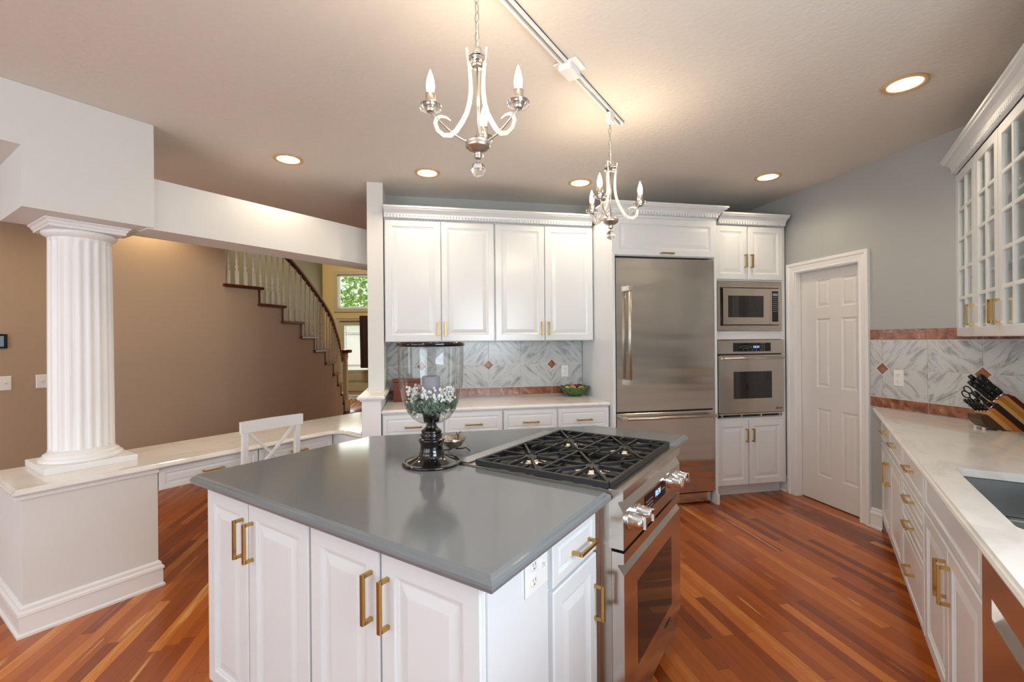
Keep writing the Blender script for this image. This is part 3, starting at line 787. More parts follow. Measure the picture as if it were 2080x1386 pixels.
# glazed wall cabinets on the right
def glass_unit(label, y_hi, y_lo, z0, z1, trimmed):
    t = thing('glass_cabinet', label, 'cabinet', ro(.76), -R90, 'glass door wall cabinets over the sink run')
    a_, c_ = yy(y_hi), yy(y_lo)
    b = B()
    if trimmed:
        foot = [(a_ + .02, 0), (c_, 0), (c_, .305), (a_ + .335, .305)]
        b.prism(foot, z0, z0 + .02); b.prism(foot, z1 - .02, z1)
        for zq in (1.80, 2.13): b.prism([(p[0], max(p[1], .03)) for p in foot], zq, zq + .015)
        b.prism([(a_ + .02, 0), (a_ + .04, 0), (a_ + .345, .305), (a_ + .325, .305)], z0, z1)
    else:
        b.box(a_, 0, z0, c_, .305, z0 + .02); b.box(a_, 0, z1 - .02, c_, .305, z1); b.box(a_, 0, z0, a_ + .018, .305, z1)
        for zq in (1.80, 2.13): b.box(a_ + .018, .03, zq, c_, .3, zq + .015)
    b.box(c_ - .018, 0, z0, c_, .305, z1); b.box(a_ + (.33 if trimmed else 0), .295, z0, c_, .305, z1)
    b.obj('body', 'cabinet', t)
    b = B(); n_ = int((z1 - z0 - .1) / .032)
    for i in range(n_): b.box(c_ - .0195, .05, z0 + .06 + i * .032, c_ - .0175, .056, z0 + .066 + i * .032)
    b.obj('shelf_pin_holes', 'slot', t)
    return t
def glass_door(t, y_hi, y_lo, z0, z1, pull_near):
    a_, c_ = yy(y_hi), yy(y_lo); S = .055
    b = B()
    b.box(a_, 0, z0, a_ + S, .02, z1, .003); b.box(c_ - S, 0, z0, c_, .02, z1, .003); b.box(a_ + S - .001, 0, z0, c_ - S + .001, .02, z0 + S, .003); b.box(a_ + S - .001, 0, z1 - S, c_ - S + .001, .02, z1, .003)
    m_ = (a_ + c_) / 2; b.box(m_ - .012, .001, z0 + S - .001, m_ + .012, .016, z1 - S + .001, .003)
    for i in range(1, 5):
        zq = z0 + S + (z1 - z0 - 2 * S) * i / 5; b.box(a_ + S - .001, .002, zq - .011, c_ - S + .001, .016, zq + .011, .003)
    d = b.obj('door', 'cabinet', t, (0, -.021, 0))
    b = B(); b.box(a_ + S - .004, .010, z0 + S - .004, c_ - S + .004, .013, z1 - S + .004); b.obj('glazing', 'glass', d)
    px = c_ - .022 if pull_near else a_ + .022
    h = B(); h.box(px - .0055, -.036, 1.505, px + .0055, -.026, 1.625, .001)
    for z_ in (1.5105, 1.6195): h.box(px - .0055, -.028, z_ - .0055, px + .0055, .002, z_ + .0055)
    h.obj('handle', 'brass', d)
    h = B()
    for zq in (z0 + .13, (z0 + z1) / 2, z1 - .13): h.box(a_ + .02 if pull_near else c_ - .04, .02, zq - .02, a_ + .04 if pull_near else c_ - .02, .05, zq + .02)
    h.obj('hinges', 'nickel', d)
GZ0, GZ1 = 1.440, 2.478
t = glass_unit('single glass door wall cabinet at the end beside the grey wall', 4.03, 3.605, GZ0, GZ1, True)
glass_door(t, 4.022, 3.609, GZ0 + .002, GZ1 - .012, True)
t = glass_unit('glass door wall cabinet pair nearest the end cabinet, above the knife block', 3.603, 2.79, GZ0, GZ1, False)
glass_door(t, 3.600, 3.202, GZ0 + .002, GZ1 - .012, True); glass_door(t, 3.196, 2.796, GZ0 + .002, GZ1 - .012, False)
t = glass_unit('glass door wall cabinet pair above the sink, cut by the photo edge', 2.788, 1.98, GZ0, GZ1, False)
glass_door(t, 2.784, 2.388, GZ0 + .002, GZ1 - .012, True); glass_door(t, 2.382, 1.986, GZ0 + .002, GZ1 - .012, False)
crown('crown_molding', 'white dentil crown molding running over the glass door cabinets', yy(4.01), yy(1.98), .03, 2.474, ro(.739), -R90, left=False, right=True)
def tumbler(x, y, z, k, label):
    b = B()
    if k: b.lathe([(.026, 0), (.03, .002), (.004, .006), (.004, .07), (.02, .085), (.034, .11), (.036, .14), (.03, .17)], seg=18)
    else: b.lathe([(.028, 0), (.034, .11), (.032, .11), (.027, .006), (.001, .006)], seg=18)
    o = b.obj('drinking_glass', 'glass', None, (x, y, z)); tag(o, label, 'glass', 'glassware inside the glass door cabinets')
for i, (x, y) in enumerate([(.86, 3.42), (.96, 3.44), (.86, 3.27), (.96, 3.1), (.86, 3.02), (.86, 2.92)]):
    tumbler(x, y, 2.145, 1, 'stemmed drinking glass on the top shelf inside a glass door cabinet')
for i, (x, y) in enumerate([(.86, 3.40), (.95, 3.30), (.86, 3.12), (.95, 3.02), (.86, 2.9)]):
    tumbler(x, y, 1.815, 0, 'straight drinking glass on the middle shelf inside a glass door cabinet')

# ================================================================== island
t = thing('island_countertop', 'glossy slate grey island countertop with bullnose edge around the range', 'countertop')
IP = [(-2.088, .812), (-.598, .812), (-.598, 1.512), (-1.306, 1.512), (-1.306, 2.290), (-.598, 2.290), (-.598, 2.642), (-1.150, 2.642), (-2.088, 1.704)]
b = B(); b.stack(IP, [(-.03, .872), (-.012, .874), (-.003, .881), (0, .891), (-.001, .899), (-.006, .906), (-.012, .908), (-.0135, .9095), (-.018, .914)])
b.obj('slab', 'slate', t)
def island_unit(label, x0, x1, split, depth, grp):
    t = thing('island_cabinet', label, 'cabinet', (0, .865, 0), 0, grp)
    b = B(); b.box(x0, 0, .1, x1, depth, .871); b.box(x0 + .02, .05, 0, x1 - .02, depth - .01, .1); b.obj('body', 'cabinet', t)
    panel(t, 'door', x0 + .004, .108, split - .004, .866, pull=(split - .034, .735), length=.14)
    panel(t, 'door', split + .004, .108, x1 - .006, .866, pull=(split + .034, .735), length=.14)
island_unit('white two door island cabinet front, the pair with narrower doors by the desk side', -2.020, -1.332, -1.706, .62, 'island cabinets facing the camera')
island_unit('white two door island cabinet front, the wide pair at the outlet corner', -1.330, -.650, -1.003, .286, 'island cabinets facing the camera')
t = thing('island_cabinet', 'narrow white island cabinet with one drawer over one door beside the range', 'cabinet', (-.662, .865, 0), R90)
b = B(); b.box(.290, 0, .1, .618, .60, .871); b.box(.29, .05, 0, .60, .58, .1); b.obj('body', 'cabinet', t)
panel(t, 'drawer', .305, .718, .610, .864, DRAWER, pull=(.492, .775), vertical=False, length=.13)
panel(t, 'door', .305, .108, .614, .706, pull=(.596, .545), length=.12)
outlet('island_outlet', 'white two gang outlet and switch plate on the island end panel', (-.648, 1.083, .813), R90, 'outlet', 2)
t = thing('island_carcass', 'white panelled back of the island behind the range', 'cabinet')
b = B(); b.prism([(-2.020, 1.49), (-1.345, 1.49), (-1.345, 2.325), (-.66, 2.325), (-.66, 2.585), (-1.14, 2.585), (-2.020, 1.71)], .0, .871); b.obj('body', 'cabinet', t)

# range: faces +x ; local x = +y world, y = -x world
RX = -.600
t = thing('range_cooker', 'stainless slide in gas range with four chrome knobs set into the grey island', 'range', (RX, 1.518, 0), R90)
Wd = .765
b = B(); b.box(0, .002, .11, Wd, .700, .895); b.box(.01, .06, 0, Wd - .01, .66, .11); b.obj('body', 'steel_v', t)
b = B(); b.box(-.030, .044, .1, -.001, .06, .868); b.obj('side_trim', 'nickel', t)
# control fascia: extruded side profile (depth y, height z), notch under the top lip
def fascia(prof, name, mat, parent, x0=0, x1=Wd):
    b = B(); n = len(prof)
    b.add([(x0, y, z) for y, z in prof] + [(x1, y, z) for y, z in prof], [tuple(range(n)), tuple(range(n, 2 * n))[::-1]] + [(i, (i + 1) % n, n + (i + 1) % n, n + i) for i in range(n)])
    return b.obj(name, mat, parent)
f0 = fascia([(.01, .716), (-.042, .716), (-.042, .845), (-.024, .874), (-.024, .880), (-.042, .887), (-.042, .920), (.01, .920)], 'control_fascia', 'steel', t, -.0008, Wd + .0008)
b = B(); b.box(.232, -.0435, .768, .515, -.041, .836, .001); kp = b.obj('clock_panel', 'black_panel', f0)
text('clock_digits', '10:34', .034, 'display', kp, (.40, -.0442, .806))
b = B()
for i in range(5):
    for j in range(3): b.box(.25 + i * .018, -.0443, .778 + j * .014, .256 + i * .018, -.0433, .781 + j * .014)
for i in range(4): b.box(.46 + i * .012, -.0443, .80, .464 + i * .012, -.0433, .803)
b.obj('key_markings', 'key_white', kp)
for kx in (.058, .150, .590, .682):
    k = B(); k.T = Matrix.Translation((kx, -.042, .802)) @ Matrix.Rotation(R90, 4, 'X')
    k.lathe([(.032, 0), (.032, .006), (.027, .010), (.027, .026), (.024, .030), (.024, .046), (.021, .052), (.001, .053)], seg=28)
    ko = k.obj('knob', 'chrome', f0)
    k = B(); k.box(kx - .008, -.104, .780, kx + .008, -.09, .826, .003); k.obj('knob_grip', 'chrome', ko)
door = fascia([(.005, .150), (-.042, .150), (-.042, .628), (-.021, .655), (-.021, .661), (-.042, .667), (-.042, .704), (.005, .704)], 'oven_door', 'steel', t, .002, Wd - .002)
b = B(); b.box(.145, -.0428, .243, .607, -.0405, .552, .0008); b.obj('window', 'dark_glass', door)
text('logo', 'dacor', .034, 'logo_dark', door, (.535, -.0430, .196), shear=.25)
b = B(); b.box(.006, -.030, .06, Wd - .006, .0, .140, .003); b.obj('kick_panel', 'steel', t)
b = B(); b.box(0, -.0345, .896, Wd, .700, .917, .002); b.box(-.0048, -.0, .897, .002, .700, .9185); b.box(Wd - .002, 0, .897, Wd + .0045, .700, .9185); b.box(0, .640, .917, Wd, .704, .924, .002); top = b.obj('cooktop', 'steel', t)
b = B(); b.box(.025, .02, .9165, Wd - .025, .60, .9185); b.obj('spill_tray', 'black_iron', top)
bx = [.196, .569]; by = [.158, .447]
for cx in bx:
    for cy in by:
        b = B(); b.lathe([(.075, .9185), (.07, .921), (.05, .922), (.05, .926), (.046, .928)], (cx, cy), 24); bo = b.obj('burner', 'steel', t)
        b = B(); b.lathe([(.042, .928), (.044, .931), (.030, .935), (.001, .936)], (cx, cy), 20); b.obj('burner_cap', 'black_iron', bo)
for gi, (gx0, gx1) in enumerate(((.005, .3815), (.3835, .760))):
    b = B(); y0, y1 = .010, .595; zt = .941; h_ = .014; w_ = .0055
    def gb(xa, ya, xb, yb, w=w_, h=h_, z=zt):
        d = Vector((xb - xa, yb - ya)); L_ = d.length; n_ = Vector((-d.y, d.x)) / L_ * w
        b.stack([(xa - n_.x, ya - n_.y), (xb - n_.x, yb - n_.y), (xb + n_.x, yb + n_.y), (xa + n_.x, ya + n_.y)][::1], [(0, z - h), (0, z - .002), (-.0015, z)])
    for xa, ya, xb, yb in ((gx0, y0, gx1, y0), (gx1, y0, gx1, y1), (gx1, y1, gx0, y1), (gx0, y1, gx0, y0)): gb(xa, ya, xb, yb, .008, .020)
    ym = (y0 + y1) / 2; gb(gx0, ym, gx1, ym, .006, .016)
    cx = bx[gi]
    for cy in by:
        ya, yb = (y0, ym) if cy < ym else (ym, y1)
        r0 = .032
        for px, py in ((gx0, ya), (gx1, ya), (gx1, yb), (gx0, yb), (gx0, cy), (gx1, cy), (cx, ya), (cx, yb)):
            d = Vector((cx - px, cy - py)); L_ = d.length; e = Vector((px, py)) + d * (1 - r0 / L_)
            gb(px, py, e.x, e.y)
        for px, py, ex, ey in ((gx0, (ya + cy) / 2, .06, 0), (gx0, (yb + cy) / 2, .06, 0), (gx1, (ya + cy) / 2, -.06, 0), (gx1, (yb + cy) / 2, -.06, 0),
                               ((gx0 + cx) / 2, ya, 0, .05), ((gx1 + cx) / 2, ya, 0, .05), ((gx0 + cx) / 2, yb, 0, -.05), ((gx1 + cx) / 2, yb, 0, -.05)):
            gb(px, py, px + ex, py + ey, .0045, .012)
    for px in (gx0 + .02, gx1 - .02):
        for py in (y0 + .006, ym, y1 - .006): b.box(px - .007, py - .006, .918, px + .007, py + .006, .932)
    b.obj('grate', 'black_iron', t)

# ================================================================== things on the island
VX, VY = -1.385, 1.452
t = thing('hurricane_vase', 'tall clear glass hurricane on a turned black pedestal on the island', 'vase', (VX, VY, .9142))
b = B(); b.lathe([(.119, 0), (.124, .003), (.124, .008), (.119, .012), (.112, .011), (.104, .013), (.084, .020), (.067, .028), (.056, .037), (.052, .044), (.0525, .048), (.050, .052), (.047, .070), (.048, .086), (.056, .102), (.056, .105), (.050, .109), (.044, .111), (.044, .116), (.047, .120), (.047, .127), (.042, .130), (.042, .134), (.044, .138), (.042, .144), (.034, .149), (.026, .158), (.019, .168), (.016, .178)], seg=40)
b.obj('pedestal', 'black_gloss', t)
b = B()
gp = [(.031, .150), (.025, .160), (.023, .168), (.030, .174), (.052, .180), (.080, .198), (.104, .230), (.123, .280), (.133, .330), (.138, .390), (.139, .44), (.139, .505), (.141, .520)]
b.lathe(gp, seg=48)
b.obj('glass_bowl', 'glass_vase', t)
b = B(); b.lathe([(.1395, .503), (.145, .505), (.145, .5215), (.137, .5215), (.137, .505)], seg=48); b.obj('rim', 'black_gloss', t)
b = B(); b.lathe([(.015, .176), (.033, .180), (.038, .212), (.045, .222), (.045, .229), (.040, .229), (.038, .224), (.001, .224)], seg=28); b.obj('candle_cup', 'black_gloss', t)
b = B(); b.lathe([(.0365, .226), (.0385, .229), (.0385, .372), (.036, .376), (.006, .374), (.001, .374)], seg=32); b.lathe([(.0012, .374), (.001, .384)], seg=6)
tag(b.obj('pillar_candle', 'candle', None, (VX, VY, .9142)), 'grey lavender pillar candle standing inside the glass hurricane', 'candle')
t = thing('flower_wreath', 'ring of white blossoms and grey green leaves inside the glass hurricane', 'flowers', (VX, VY, .9142))
lf = B(); fl = B(); rnd = random.Random(3)
for i in range(620):
    a = rnd.uniform(0, 2 * PI); rr_ = .078 + rnd.uniform(-.030, .034); z = .252 + rnd.gauss(0, .016) + .1 * (rr_ - .07)
    rr_ = min(rr_, .098 + (z - .235) * .3)
    c = Vector((rr_ * math.cos(a), rr_ * math.sin(a), z)); l = rnd.uniform(.007, .014)
    u = Vector((rnd.gauss(0, 1), rnd.gauss(0, 1), rnd.gauss(0, .8))).normalized(); v_ = u.orthogonal().normalized()
    lf.add([tuple(c - u * l), tuple(c + v_ * l * .45), tuple(c + u * l), tuple(c - v_ * l * .45)], [(0, 1, 2, 3)])
for i in range(210):
    base = rnd.choice([0, .4, 2.4, 2.9, 3.6, 4.2, 5.2, 5.7]); a = base + rnd.uniform(-.28, .28); hh = rnd.uniform(0, .065)
    rr_ = .084 + rnd.uniform(-.018, .02)
    fl.ball((rr_ * math.cos(a), rr_ * math.sin(a), .268 + hh), rnd.uniform(.0045, .0075), 6, 4)
o = lf.obj('leaves', 'leaf', t, fix=False); o['kind'] = 'stuff'
o = fl.obj('blossoms', 'flower', t); o['kind'] = 'stuff'

t = thing('trinket_bowl', 'small silvered glass bowl on bronze twig feet beside the hurricane', 'bowl', (-1.445, 1.66, .9142))
b = B(); b.lathe([(.001, .016), (.02, .018), (.042, .032), (.056, .052), (.062, .068), (.060, .068), (.053, .052), (.040, .035), (.018, .021), (.001, .020)], seg=32); b.obj('bowl', 'silver_leaf', t)
b = B()
for k in range(3):
    a = k * 2 * PI / 3 + .5; ca, sa = math.cos(a), math.sin(a)
    b.tube([(.012 * ca, .012 * sa, .014), (.04 * ca, .04 * sa, .016), (.062 * ca, .062 * sa, .020), (.074 * ca, .074 * sa, .012), (.080 * ca, .080 * sa, .002)], [.003, .0032, .003, .003, .0025], 6)
b.tube([(.02, .01, .052), (.022, .012, .082)], .0022, 6); b.tube([(.022, .012, .075), (.012, .008, .092)], .002, 6); b.tube([(.022, .012, .080), (.034, .018, .098)], .002, 6)
b.obj('twig_stand', 'twig', t)

# ================================================================== things on the back counter
bc = ab(1.425, 4.135)
t = thing('fruit_bowl', 'green leaf pattern ceramic bowl holding fruit on the back counter', 'bowl', (*bc, .9142))
b = B()
pr = [(.001, 0), (.055, 0), (.062, .006), (.095, .030), (.122, .062), (.138, .088), (.136, .090), (.118, .066), (.090, .036), (.056, .014), (.001, .012)]
seg = 40; vs = []; fs = []
for r, z in pr:
    for i in range(seg):
        a = 2 * PI * i / seg; q = r * (1 + .03 * math.cos(10 * a) * (z / .09)); vs.append((q * math.cos(a), q * math.sin(a), z + .006 * math.cos(10 * a) * (z / .09) ** 2))
for k in range(len(pr) - 1):
    for i in range(seg): fs.append((k * seg + i, k * seg + (i + 1) % seg, (k + 1) * seg + (i + 1) % seg, (k + 1) * seg + i))
b.smooth = True; b.add(vs, fs); b.obj('basin', 'green_ceramic', t)
for (da, db_, z, r, m_, nm, lb) in ((.045, -.02, .082, .034, 'plum', 'plum', 'dark red plum on top of the fruit in the green bowl'),
        (.05, -.055, .066, .030, 'lemon', 'lemon', 'yellow lemon in the green bowl in front of the red plum'),
        (-.02, -.03, .070, .032, 'peach', 'peach', 'orange peach in the middle of the green bowl'),
        (-.075, -.02, .072, .026, 'lemon', 'lemon', 'yellow lemon at the wing wall side of the green bowl'),
        (.0, .045, .066, .032, 'peach', 'peach', 'orange peach at the back of the green bowl behind the plum')):
    p_ = ab(1.425 + da, 4.135 + db_)
    b = B(); b.ball((0, 0, 0), r, 18, 12, (1, 1, .94) if m_ != 'lemon' else (1.18, .92, .92)); b.lathe([(.0022, r * .85), (.0015, r + .004)], seg=6)
    tag(b.obj(nm, m_, None, (*p_, .9142 + z)), lb, 'fruit')
t = thing('wooden_box', 'reddish brown wooden box standing on the back counter behind the hurricane', 'box', origin(0), R45)
b = B(); b.box(-.225, 4.10, .9145, .07, 4.24, 1.085, .004); b.obj('body', 'redwood', t)
b = B(); b.box(-.235, 4.09, 1.086, .08, 4.25, 1.11, .005); b.obj('lid', 'redwood', t)
b = B(); b.lathe([(.035, 0), (.05, .03), (.048, .07), (.03, .1), (.018, .125), (.014, .14), (.001, .145)], seg=24)
tag(b.obj('ceramic_jar', 'white_ceramic', None, (*ab(.165, 4.12), .9142)), 'small white ceramic jar on the back counter beside the wooden box', 'jar')

# ================================================================== knife block: local x to the right of the view, z up
KB = (.838, 3.625)
kr = math.radians(22)
t = thing('knife_block', 'striped wooden knife block leaning on the white quartz counter', 'knife block', (*KB, .9145), kr)
TH = math.radians(44)
# block body built along its own axis (local x of the part = along the knives, going down to the right), then tilted
L_, Hh, Dp = .235, .150, .10
b = B(); b.T = Matrix.Identity(4)
pts = [(0, 0), (.0, .068), (-.012, .074), (-.012, .150), (.02, .163), (L_ + .09, .163), (L_ - .115, 0)]
n = len(pts)
b.add([(x, 0, z) for x, z in pts] + [(x, Dp, z) for x, z in pts], [tuple(range(n)), tuple(range(n, 2 * n))[::-1]] + [(i, (i + 1) % n, n + (i + 1) % n, n + i) for i in range(n)])
bo = b.obj('block', 'block', t); bo.rotation_euler = (0, TH, 0); bo.location = (-.055, 0, .088)
b = B()
cr_ = [(-.112, .085), (-.105, .060), (-.085, .030), (-.055, .012), (-.02, .006), (.04, .002), (-.05, .088)]
cr_ = [(-.088, .083), (-.086, .060), (-.072, .034), (-.050, .015), (-.02, .006), (.030, .003), (-.054, .083)]
n = len(cr_)
b.add([(x, .002, z) for x, z in cr_] + [(x, Dp - .002, z) for x, z in cr_], [tuple(range(n)), tuple(range(n, 2 * n))[::-1]] + [(i, (i + 1) % n, n + (i + 1) % n, n + i) for i in range(n)])
b.obj('cradle', 'walnut', t)
b = B()
for fx, fy in ((-.06, .02), (-.06, .08), (.01, .015), (.01, .085)): b.lathe([(.008, .0), (.008, .012)], (fx, fy), 12)
b.obj('feet', 'white_ceramic', t)
dK = Vector((-math.cos(TH), 0, math.sin(TH))); upK = Vector((math.sin(TH), 0, math.cos(TH)))
def knife(u0, dpt, hgt, ln, w_, label, bolster=True):
    """handle leaving the block face: hgt along the block height, dpt across its depth"""
    kt = thing('kitchen_knife', label, 'knife', (0, 0, 0), 0, 'knives in the striped block')
    base = Vector((-.055, 0, .088)) + upK * hgt
    Mx = Matrix.Translation((*KB, .9145)) @ Matrix.Rotation(kr, 4, 'Z')
    kt.matrix_world = Mx @ Matrix.Translation(base + Vector((0, dpt, 0)) + dK * u0)
    h = B(); p = [dK * q for q in (.004, .02, ln * .5, ln * .85, ln)]
    h.tube(p, [w_ * .85, w_, w_ * .85, w_ * 1.1, w_ * .9], 10, flat=(.62, 1)); h.obj('handle', 'black_plastic', kt)
    r = B(); r.tube([dK * .0, dK * .008], w_ * .95, 10, flat=(.65, 1)); r.tube([dK * ln * .3 + Vector((0, -w_ * .62, 0)), dK * ln * .3 + Vector((0, w_ * .62, 0))], .0022, 8); r.tube([dK * ln * .7 + Vector((0, -w_ * .62, 0)), dK * ln * .7 + Vector((0, w_ * .62, 0))], .0022, 8)
    r.obj('bolster', 'chrome', kt)
knife(.014, .03, .140, .150, .018, 'large black handled cleaver knife, topmost in the wooden block')
knife(.014, .075, .128, .16, .013, 'black handled knife with a looped end, behind the topmost knife in the block')
knife(.014, .030, .112, .145, .012, 'black handled carving knife in the upper row of the block, facing the counter edge')
knife(.014, .055, .094, .150, .012, 'black handled knife in the middle row of the block, further from the counter edge')
knife(.014, .028, .088, .135, .012, 'black handled knife in the middle row of the block, nearer the counter edge')
knife(.004, .02, .054, .12, .011, 'black handled utility knife just below the dark wood stripe of the block')
for i in range(4): knife(-.0 + .0, .018 + .021 * i, .024 - .004 * i, .095, .0085, ['black steak knife in the bottom row, nearest the counter edge', 'black steak knife in the bottom row, second from the counter edge', 'black steak knife in the bottom row, second from the tiled wall', 'black steak knife in the bottom row, nearest the tiled wall'][i])
kt = thing('kitchen_scissors', 'black handled kitchen scissors poking out of the wooden knife block', 'scissors', (*KB, .9145), kr)
for k in (0, 1):
    base = Vector((-.055, .05, .088)) + upK * (.022 + .026 * k) + dK * .05
    c = base + dK * (.075 + .012 * k) + upK * .006
    ring = [c + dK * (.024 * math.cos(a)) + upK * (.014 * math.sin(a)) for a in [2 * PI * i / 20 for i in range(20)]]
    h = B(); h.tube(ring, .0035, 8, closed=True); h.tube([base, c - dK * .024], .0042, 8); h.obj('loop_handle', 'black_plastic', kt)

# ================================================================== column, desk and chair on the left
t = thing('fluted_column', 'white fluted column standing on the half wall under the soffit', 'column', (-3.675, .865, .7305))
q = .205
b = B(); b.stack([(-q, -q), (q, -q), (q, q), (-q, q)], [(0, 0), (0, .030), (-.003, .034)]); b.obj('plinth', 'trim', t)
b = B(); b.lathe([(.190, .034), (.192, .045), (.186, .055), (.176, .058), (.172, .064), (.172, .070), (.160, .078), (.152, .082), (.150, .1)], seg=48); b.obj('base_molding', 'trim', t)
b = B(); NF = 20; per = 8; vs = []; fs = []; b.smooth = True
hs = [.085, .10, .112, .4, .8, 1.2, 1.300, 1.31, 1.330]
for z in hs:
    kk = (z - .085) / 1.25; r = .149 - .006 * kk ** 1.5
    dep = 0 if z in (.085, 1.330) else (.004 if z in (.10, 1.31) else .010)
    for i in range(NF * per):
        ph = (i % per) / per; a = 2 * PI * i / (NF * per)
        w_ = 0 if ph < .2 else math.sin(PI * (ph - .2) / .8)
        vs.append(((r - dep * w_) * math.cos(a), (r - dep * w_) * math.sin(a), z))
n = NF * per
for k in range(len(hs) - 1):
    for i in range(n): fs.append((k * n + i, k * n + (i + 1) % n, (k + 1) * n + (i + 1) % n, (k + 1) * n + i))
b.add(vs, fs); b.obj('shaft', 'trim', t)
b = B(); b.lathe([(.144, 1.325), (.150, 1.332), (.166, 1.342), (.170, 1.352), (.166, 1.362), (.150, 1.368)], seg=48); b.obj('capital_ring', 'trim', t)
q = .170
b = B(); b.stack([(-q, -q), (q, -q), (q, q), (-q, q)], [(0, 1.366), (0, 1.378), (.006, 1.384), (.010, 1.396), (.020, 1.402), (.020, 1.410)]); b.obj('abacus', 'trim', t)

t = thing('built_in_desk', 'long pale quartz desk top with white drawers running behind the chair', 'desk')
arc = [(-3.235 + .10 - .10 * math.cos(a), 2.205 + .10 * math.sin(a)) for a in [math.radians(i * 15) for i in range(7)]]
dp = [(-3.872, .505), (-3.235, .505)] + arc + [(-2.872, 2.305), (-3.345, 2.783), (-3.872, 3.31)]
dp[-3] = ab(-.436, 3.66); dp[-2] = ab(-.436, 4.33)
b = B(); b.stack(dp, [(-.020, .698), (-.006, .700), (0, .706), (0, .712), (-.006, .718), (-.010, .719), (-.013, .724), (-.020, .730)]); b.obj('desk_top', 'quartz_white', t)
b = B(); b.box(-3.80, 1.107, .555, -3.295, 2.285, .697); b.box(-3.294, 2.30, .555, -2.94, 2.32, .697); b.obj('drawer_case', 'cabinet', t)
for y0, y1 in ((1.112, 1.695), (1.705, 2.288)):
    g = bpy.data.objects.new('drawer', None)
    bb = B(); k = .9; bb.T = Matrix.Translation((-3.274, 0, 0)) @ Matrix.Rotation(R90, 4, 'Z')
    bb.rings(y0, .56, y1, .690, DRAWER, .02); dr = bb.obj('drawer', 'cabinet', t)
    h = B(); h.T = bb.T; m_ = (y0 + y1) / 2
    h.box(m_ - .06, -.036, .62, m_ + .06, -.026, .63, .001)
    for e_ in (-1, 1): h.box(m_ + e_ * .055 - .005, -.028, .62, m_ + e_ * .055 + .005, .002, .63)
    h.obj('handle', 'brass', dr)
b = B(); b.box(-3.83, .52, .672, -3.262, 1.108, .6965, .003); struct(b.obj('trim_cap', 'trim'))

# chair tucked at the desk: faces -x; local x along the back (world y), local y towards the seat front (world -x)
t = thing('desk_chair', 'white wooden chair with a crossed back tucked at the quartz desk', 'chair', (-3.105, 1.705, 0), R90)
hw = .205
def post(x0, z0, z1):
    b = B(); s_ = .017
    b.add([(x0 - s_, .03 - .015, z0), (x0 + s_, .03 - .015, z0), (x0 + s_, .03 + .02, z0), (x0 - s_, .03 + .02, z0),
           (x0 - s_, -.012, z1), (x0 + s_, -.012, z1), (x0 + s_, .016, z1), (x0 - s_, .016, z1)], [(0, 3, 2, 1), (4, 5, 6, 7), (0, 1, 5, 4), (1, 2, 6, 5), (2, 3, 7, 6), (3, 0, 4, 7)])
    return b
for s_ in (-1, 1): post(s_ * .180, 0, .865).obj('leg', 'cabinet', t)
for s_ in (-1, 1):
    b = B(); b.box(s_ * .18 - .018, .38, 0, s_ * .18 + .018, .416, .43, .002); b.obj('leg', 'cabinet', t)
b = B(); n = 8; vs = []; fs = []
for i in range(n + 1):
    u = -1 + 2 * i / n; cy = .018 * (1 - u * u)
    for y_, z_ in ((-.014 + cy, .852), (.012 + cy, .852), (.012 + cy, .926), (-.014 + cy, .926)): vs.append((u * (hw + .008), y_ - .006, z_))
for i in range(n):
    for k in range(4): fs.append((i * 4 + k, i * 4 + (k + 1) % 4, i * 4 + 4 + (k + 1) % 4, i * 4 + 4 + k))
fs += [(0, 1, 2, 3), tuple(n * 4 + k for k in (3, 2, 1, 0))]
b.add(vs, fs); b.obj('top_rail', 'cabinet', t)
for s_ in (-1, 1):
    b = B(); b.tube([(s_ * -.165, .006, .86), (0, .012 + .004 * s_, .685), (s_ * .165, .014, .53)], .013, 4, flat=(1, .8)); b.obj('cross_brace', 'cabinet', t)
b = B(); b.box(-.165, .0, .51, .165, .024, .555, .003); b.obj('lower_rail', 'cabinet', t)
b = B(); b.box(-.2, .02, .43, .2, .43, .455, .008); b.obj('seat', 'cabinet', t)
b = B(); b.box(-.17, .03, .37, .17, .045, .43); b.box(-.17, .385, .37, .17, .4, .43); b.box(-.185, .04, .37, -.17, .39, .43); b.box(.17, .04, .37, .185, .39, .43); b.obj('apron', 'cabinet', t)

# hall wall plates
t = outlet('light_switch', 'white switch plate on the tan wall below the wall tablet', (-5.399, .79, 1.131), R90, 'switch', 2)
outlet('light_switch', 'white switch plate on the tan wall beside the fluted column', (-5.399, 1.02, 1.131), R90, 'switch')
t = thing('wall_tablet', 'small black touch screen on the tan hall wall', 'thermostat', (-5.399, .75, 1.467), R90)
b = B(); b.box(-.075, -.016, -.057, .075, 0, .057, .004); b.obj('bezel', 'black_panel', t)
b = B(); b.box(-.055, -.018, -.042, .055, -.0155, .042); so = b.obj('screen', 'screen', t)
b = B()
for i in range(3): b.box(.0 + .008 * i, -.019, -.022 + .02 * i, .03 + .006 * i, -.0178, -.019 + .02 * i)
b.obj('icons', 'key_white', so)

